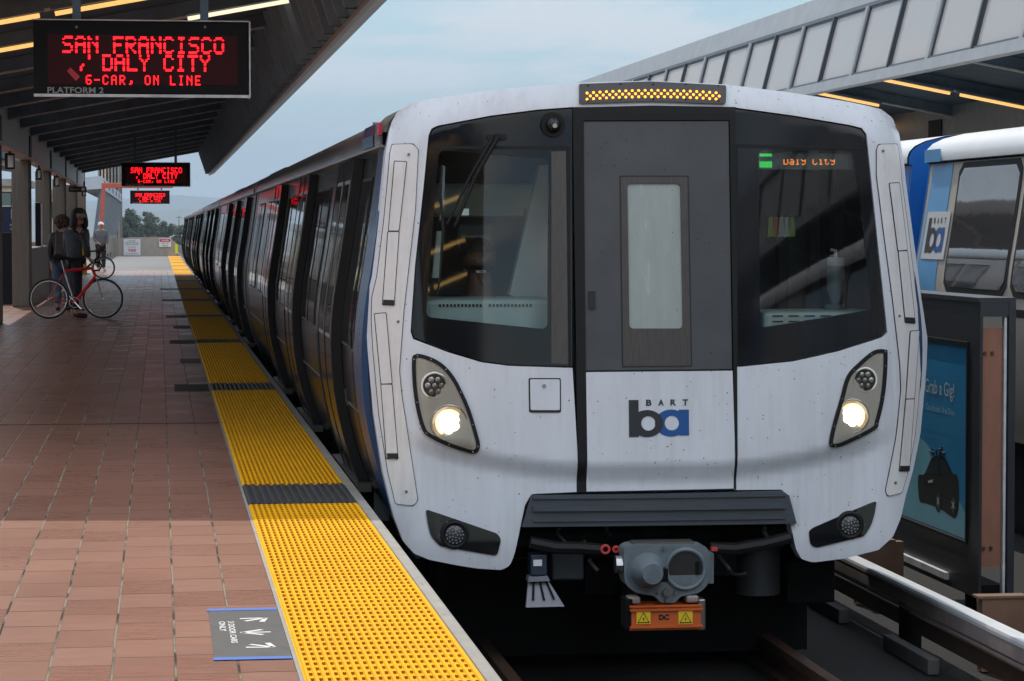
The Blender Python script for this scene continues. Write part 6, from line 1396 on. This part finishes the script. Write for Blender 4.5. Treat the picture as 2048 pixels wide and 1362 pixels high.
# ================================================================== AD CASE between the tracks
XA = 5.15
ynear = PX(1960, 605, XA)[0]; ztp = PX(1960, 605, XA)[1]; zbt = PX(1960, 1200, XA)[1]; yfar = ynear + 3.4; xe = PY(2031, 612, ynear)[0]
ad = thing('poster_case', 'dark grey poster case with blue car advert beside the train', 'poster case', (XA, ynear, -1.1))
py_t, pz_t = PX(1937, 690, XA); py_b, pz_b = PX(1932, 1082, XA); pyn = (py_t + py_b) / 2
MB().box(XA, XA + 0.02, ynear + 0.001, pyn - 0.02, zbt, ztp).box(XA, XA + 0.02, pyn - 0.019, yfar, pz_t + 0.02, ztp).box(XA, XA + 0.02, pyn - 0.019, yfar, zbt, pz_b - 0.02).build('front_panel', M_frame, ad)
MB().box(XA - 0.012, XA + 0.012, pyn - 0.02, pyn - 0.002, pz_b - 0.02, pz_t + 0.02).box(XA - 0.012, XA + 0.012, pyn - 0.0015, yfar, pz_t, pz_t + 0.019).box(XA - 0.012, XA + 0.012, pyn - 0.0015, yfar, pz_b - 0.019, pz_b).build('poster_frame', M_blackm, ad)
po = MB().box(XA + 0.004, XA + 0.018, pyn, yfar - 0.02, pz_b + 0.001, pz_t - 0.001).build('poster', M_adblue, ad)
MB().box(XA - 0.01, xe + 0.003, ynear - 0.004, yfar, ztp + 0.001, ztp + 0.03).build('top_rail', M_frame, ad)
MB().box(XA, XA + 0.018, ynear - 0.012, ynear - 0.0005, zbt, ztp).box(xe - 0.045, xe, ynear - 0.012, ynear + 0.05, zbt - 0.05, ztp).box(XA + 0.019, xe - 0.046, ynear - 0.008, ynear + 0.05, ztp - 0.09, ztp - 0.001).build('end_post', M_frame, ad)
e1 = PY(1967, 650, ynear)[0]; e2 = PY(2008, 650, ynear)[0]; zpl = PX(1985, 640, XA)[1]
MB().box(e1, e2, ynear + 0.03, ynear + 0.05, zbt + 0.2, zpl - 0.06).build('plywood_end', M_salmon, ad)
MB().box(e2 + 0.004, e2 + 0.02, ynear + 0.002, ynear + 0.05, zbt, ztp - 0.095).build('inner_strip', M_lip, ad)
bt = MB()
for dz in (0.12, 0.9):
    for xx in (e1 + 0.02, (e1 + e2) / 2): bt.disc((xx, zbt + 0.2 + (0.12 if dz < 0.5 else zpl - zbt - 0.42)), 0.012, ynear + 0.018, ynear + 0.03, 10)
bt.build('bolt', M_rail, ad)
MB().box(XA + 0.3 - 0.28, xe - 0.05, ynear + 0.051, yfar, zbt, zbt + 0.08).box(XA + 0.03, XA + 0.09, ynear + 0.3, ynear + 0.36, -1.09, zbt - 0.001).box(XA + 0.03, XA + 0.09, yfar - 0.4, yfar - 0.34, -1.09, zbt - 0.001).build('leg', M_under, ad)
k0 = PX(1775, 1095, XA - 0.03); k1 = PX(1890, 1150, XA - 0.03); MB().box(XA - 0.03, XA - 0.002, k1[0], k0[0] + 1.0, k1[1] - 0.03, k1[1] + 0.015).build('kick_strip', M_lip, ad)
# poster print: y runs to the left in the picture
def AP(px, py): return PX(px, py, XA)
def poly_ad(pts, m, name, e):
    r = tri_fill([pts])
    MB().add([(XA + 0.004 - e, v.x, v.y) for v in r[0]], r[1]).build(name, m, po, recalc=False)
yb0 = pyn + 0.01
poly_ad([(yb0, pz_b + 0.01), (yb0, pz_b + 0.16), (yb0 + 0.35, pz_b + 0.34), (yb0 + 0.9, pz_b + 0.56), (yb0 + 1.8, pz_b + 0.72), (yb0 + 2.4, pz_b + 0.8), (yb0 + 2.4, pz_b + 0.01)], M_adpale, 'poster_foreground', 0.0012)
def ad_text(s, px_r, py_base, width, height, m=M_adtext, bold=0.0):
    y, z = AP(px_r, py_base); v, f = text_fit(s, width, height, bold)
    MB().add([(XA + 0.0005, y + width - a_, z + b_) for a_, b_ in v], f).build('poster_lettering', m, po, recalc=False)
ad_text('Grab a Gig!', 1908, 805, 0.66, 0.125, mat('ad_white', (0.55, 0.68, 0.76), 0.4), 0.012)
ad_text('1 hr. Gas included. 14 to Drive', 1908, 832, 0.75, 0.045)
ad_text('Explore more options today', 1903, 872, 0.7, 0.032, mat('ad_text_dim', (0.10, 0.33, 0.52), 0.4))
ad_text('get started', 1872, 880, 0.5, 0.03, mat('ad_text_dim', (0.10, 0.33, 0.52), 0.4))
carp = [(1836, 952), (1848, 948), (1862, 918), (1874, 911), (1886, 914), (1897, 930), (1905, 947), (1914, 952), (1917, 985), (1916, 1020), (1910, 1036), (1898, 1030), (1884, 1020), (1868, 1012), (1850, 1006), (1838, 1000)]
poly_ad([AP(*p) for p in smoothclosed(carp, 4)], M_black, 'printed_car', 0.002)
for wpts in ([(1852, 947), (1864, 921), (1875, 916), (1876, 948)], [(1880, 917), (1889, 921), (1898, 944), (1881, 948)]): poly_ad([AP(*p) for p in wpts], mat('ad_carglass', (0.02, 0.035, 0.045), 0.3), 'printed_window', 0.003)
for cx_, cy_, a_, b_ in ((1876, 1002, 6, 22), (1906, 1010, 7, 24)):
    poly_ad([AP(cx_ + a_ * math.cos(k * math.pi / 12), cy_ + b_ * math.sin(k * math.pi / 12)) for k in range(24)], M_black, 'printed_tyre', 0.0032)
    rim = [AP(cx_ + a_ * (0.75 if k % 2 else 0.2) * math.cos(k * math.pi / 6), cy_ + b_ * (0.75 if k % 2 else 0.2) * math.sin(k * math.pi / 6)) for k in range(12)]; poly_ad(rim, M_adtext, 'printed_rim', 0.004)
bkp = MB()
for a0, b0 in (((1866, 911), (1864, 898)), ((1868, 905), (1858, 900)), ((1880, 911), (1884, 893)), ((1882, 902), (1890, 906)), ((1884, 897), (1876, 899)), ((1874, 911), (1872, 900))):
    q0 = AP(*a0); q1 = AP(*b0); bkp.tube([(XA + 0.001, q0[0], q0[1]), (XA + 0.001, q1[0], q1[1])], 0.006, 4)
bkp.build('printed_roof_rack', M_black, po)
poly_ad([AP(*p) for p in ((1856, 961), (1866, 959), (1865, 965), (1856, 966))], M_adtext, 'printed_plate', 0.0042)

# ================================================================== SILVER TRAIN ON THE NEXT TRACK
XT = 8.20
def old_car(label, y0, y1, wins, stripe_end):
    t = thing('train_car', label, 'train car', (XT, y0, 0.11), group='cars of the silver train on the next track')
    sec = section(26, 0.0); n = len(sec); ny = 8; i0 = 27
    def strip(idx, e=0.0):
        m = MB(); k = len(idx)
        for j in range(ny + 1): m.v += [(sec[i][0] * (1 + e), (y1 - y0) * j / ny, sec[i][1] + e) for i in idx]
        for j in range(ny): m.f += [(j * k + i, j * k + i + 1, (j + 1) * k + i + 1, (j + 1) * k + i) for i in range(k - 1)]
        return m
    a = strip(list(range(0, i0))); b = strip(list(range(n - i0, n))); a.add(b.v, b.f)
    for yy in (0, y1 - y0): a.add([(p[0], yy, p[1]) for p in sec], [tuple(range(n))])
    a.build('body', M_aged, t, world=False, smooth=True)
    strip(list(range(i0 - 1, n - i0 + 1)), 0.012).build('roof', M_white2, t, world=False, smooth=True)
    MB().box(-1.1, 1.1, 0.5, y1 - y0 - 0.5, -1.0, -0.352).build('underframe', M_under, t, world=False)
    L_ = y1 - y0
    sidep(L_ - 0.60, L_ - 0.02, -0.3, 1.95, 0.002, 0.006, M_ltblue, 'blue_stripe', t, rake=-0.10)
    MB().add([(-1.502, L_ - 0.50, 1.97), (-1.502, L_ - 0.02, 1.97), (-1.502, L_ - 0.02, 2.08), (-1.502, L_ - 0.50, 2.08)], [(0, 1, 2, 3)]).build('roof_patch', M_ltblue, t, world=False)
    extr(section(26, 0.003), L_ - 0.02, L_ + 0.01, caps=True).build('end_frame', M_midblue, t, world=False)
    extr(section(26, 0.003), -0.02, 0.015, caps=False).add([(p[0], -0.02, p[1]) for p in section(26, 0.003)], [tuple(range(len(section())))]).build('end_frame', M_midblue, t, world=False)
    sidep(0.02, 0.6, -0.3, 1.95, 0.002, 0.006, M_midblue, 'blue_stripe', t)
    MB().box(-0.5, 0.5, L_ + 0.011, L_ + 0.5, 0, 1.95).build('gangway', M_midblue, t, world=False)
    for wy in wins:
        for e, mm, nm, o1, o2 in ((0.05, M_blackm, 'window_frame', 0.002, 0.007), (0.0, M_mirrorwin, 'window', 0.008, 0.011)):
            w0, w1, z0, z1 = wy - e, wy + 1.55 + e, 0.90 - e, 1.90 + e
            mb = MB(); nn = 12                                  # rounded pane laid on the body side
            pts = fillet([(w0, z0), (w1, z0), (w1, z1), (w0, z1)], 0.13, 5); m = len(pts)
            for o_ in (o1, o2): mb.v += [(-(hw(p[1]) + o_), p[0], p[1]) for p in pts]
            cen = [((w0 + w1) / 2, z) for z in (z0 + 0.2, z1 - 0.2)]
            # fill by rows so the pane follows the tumblehome
            mb = MB(); rows = 14
            for k in range(rows + 1):
                z = z0 + (z1 - z0) * k / rows; d = min(z - z0, z1 - z); ins = 0.0 if d > 0.10 else 0.10 - math.sqrt(max(0, 0.10 ** 2 - (0.10 - d) ** 2))
                h = hw(z)
                mb.v += [(-(h + o1), w0 + ins, z), (-(h + o1), w1 - ins, z), (-(h + o2), w1 - ins, z), (-(h + o2), w0 + ins, z)]
            for k in range(rows):
                for i in range(4): mb.f.append((4 * k + i, 4 * k + (i + 1) % 4, 4 * k + 4 + (i + 1) % 4, 4 * k + 4 + i))
            mb.f += [(0, 1, 2, 3), (4 * rows + 3, 4 * rows + 2, 4 * rows + 1, 4 * rows)]
            mb.build(nm, mm, t, world=False, smooth=True)
    return t
YO = 22.33
oc1 = old_car('silver train car with white roof and BART logo plate on the next track', 3.0, YO, [YO - 3 - 2.50 - 1.75 * k for k in range(4)] + [2.6, 4.4, 6.2], True)
sidep(0.6, YO - 3.0 - 0.7, 0.70, 0.76, 0.002, 0.005, M_blackm, 'side_molding', oc1, n=3)
old_car('farther car of the white-roofed train, glimpsed past its blue coupling end', YO + 0.55, YO + 20.5, [1.2, 3.0, 6, 7.8, 11, 12.8], False)
# logo plate on its side (faces -x, y runs left)
ly = YO - 3.0 - 0.50; zc_ = 1.33
lp = sidep(ly - 0.33, ly + 0.33, zc_ - 0.205, zc_ + 0.205, 0.008, 0.012, mat('plate_white', (0.60, 0.61, 0.62), 0.4), 'logo_plate', oc1, rake=0.0)
logo(lp, 0, 0, 0, 0.50, M_logod, M_logob, proj=lambda a_, b_, e: (-(hw(zc_ - 0.15 + b_) + 0.0125 + e * 0.5), ly + 0.25 - a_, zc_ - 0.15 + b_))

# ================================================================== FLOOR STICKER
c0 = PZ(417, 1221, 0); c1 = PZ(541, 1219, 0); c2 = PZ(566, 1318, 0); c3 = PZ(428, 1320, 0)
xs0 = (c0[0] + c3[0]) / 2; xs1 = 0.450; ys1 = (c0[1] + c1[1]) / 2; ys0 = (c2[1] + c3[1]) / 2
fs_ = thing('floor_sticker', 'grey floor sticker with white arrows and blue tape edges on the brick paving', 'floor sticker', ((xs0 + xs1) / 2, (ys0 + ys1) / 2, 0))
MB().box(xs0, xs1, ys0, ys1, 0.0005, 0.0025).build('sticker', M_sticker, fs_)
MB().box(xs0 - 0.004, xs1, ys1 - 0.035, ys1 + 0.02, 0.003, 0.0042).build('tape', M_tape, fs_); MB().box(xs0 - 0.004, xs1, ys0 - 0.02, ys0 + 0.035, 0.003, 0.0042).build('tape', M_tape, fs_)
def floor_text(s, x, y, ht, ln):    # letters read along -y with their tops towards -x ... seen turned
    v, f = text_fit(s, ln, ht, 0.02); MB().add([(x + b_, y - a_, 0.0032) for a_, b_ in v], f).build('lettering', M_letter, fs_, recalc=False)
ym = (ys0 + ys1) / 2
floor_text('3 DOOR CARS', xs0 + 0.068, ym + 0.28, 0.024, 0.52); floor_text('ONLY', xs0 + 0.034, ym + 0.28, 0.024, 0.24)
def arrow(x, y, dx, dy):
    d = Vector((dx, dy)).normalized(); n_v = Vector((-d.y, d.x)); p = Vector((x, y)); t_ = p + d * 0.105; m = MB()
    def qd(a_, b_, w0, w1):
        k = Vector((-(b_ - a_).y, (b_ - a_).x)).normalized(); m.add([(*(a_ + k * w0), 0.0032), (*(a_ - k * w0), 0.0032), (*(b_ - k * w1), 0.0032), (*(b_ + k * w1), 0.0032)], [(0, 1, 2, 3)])
    qd(p, t_, 0.010, 0.010); qd(t_ + d * 0.005, t_ - d * 0.075 + n_v * 0.06, 0.008, 0.011); qd(t_ + d * 0.005, t_ - d * 0.075 - n_v * 0.06, 0.008, 0.011)
    m.build('arrow', M_letter, fs_)
xa_ = xs0 + 0.145
arrow(xa_ + 0.075, ym, -1, 0); arrow(xa_ - 0.01, ym + 0.28, 1, 0.9); arrow(xa_ - 0.01, ym - 0.28, 1, -0.9)

# ================================================================== AIR
hz = MB().box(-15000, 15000, -300, 14500, -9, 420).build('haze', mat('haze_tmp', (1, 1, 1)))
hm_ = bpy.data.materials.new('haze_air'); hm_.use_nodes = True; t = hm_.node_tree; t.nodes.clear()
oo = t.nodes.new('ShaderNodeOutputMaterial'); pv = t.nodes.new('ShaderNodeVolumePrincipled'); pv.inputs['Color'].default_value = (0.62, 0.80, 1.0, 1); pv.inputs['Density'].default_value = 0.00017
t.links.new(pv.outputs[0], oo.inputs['Volume']); hz.data.materials[0] = hm_; tag(hz, kind='stuff')
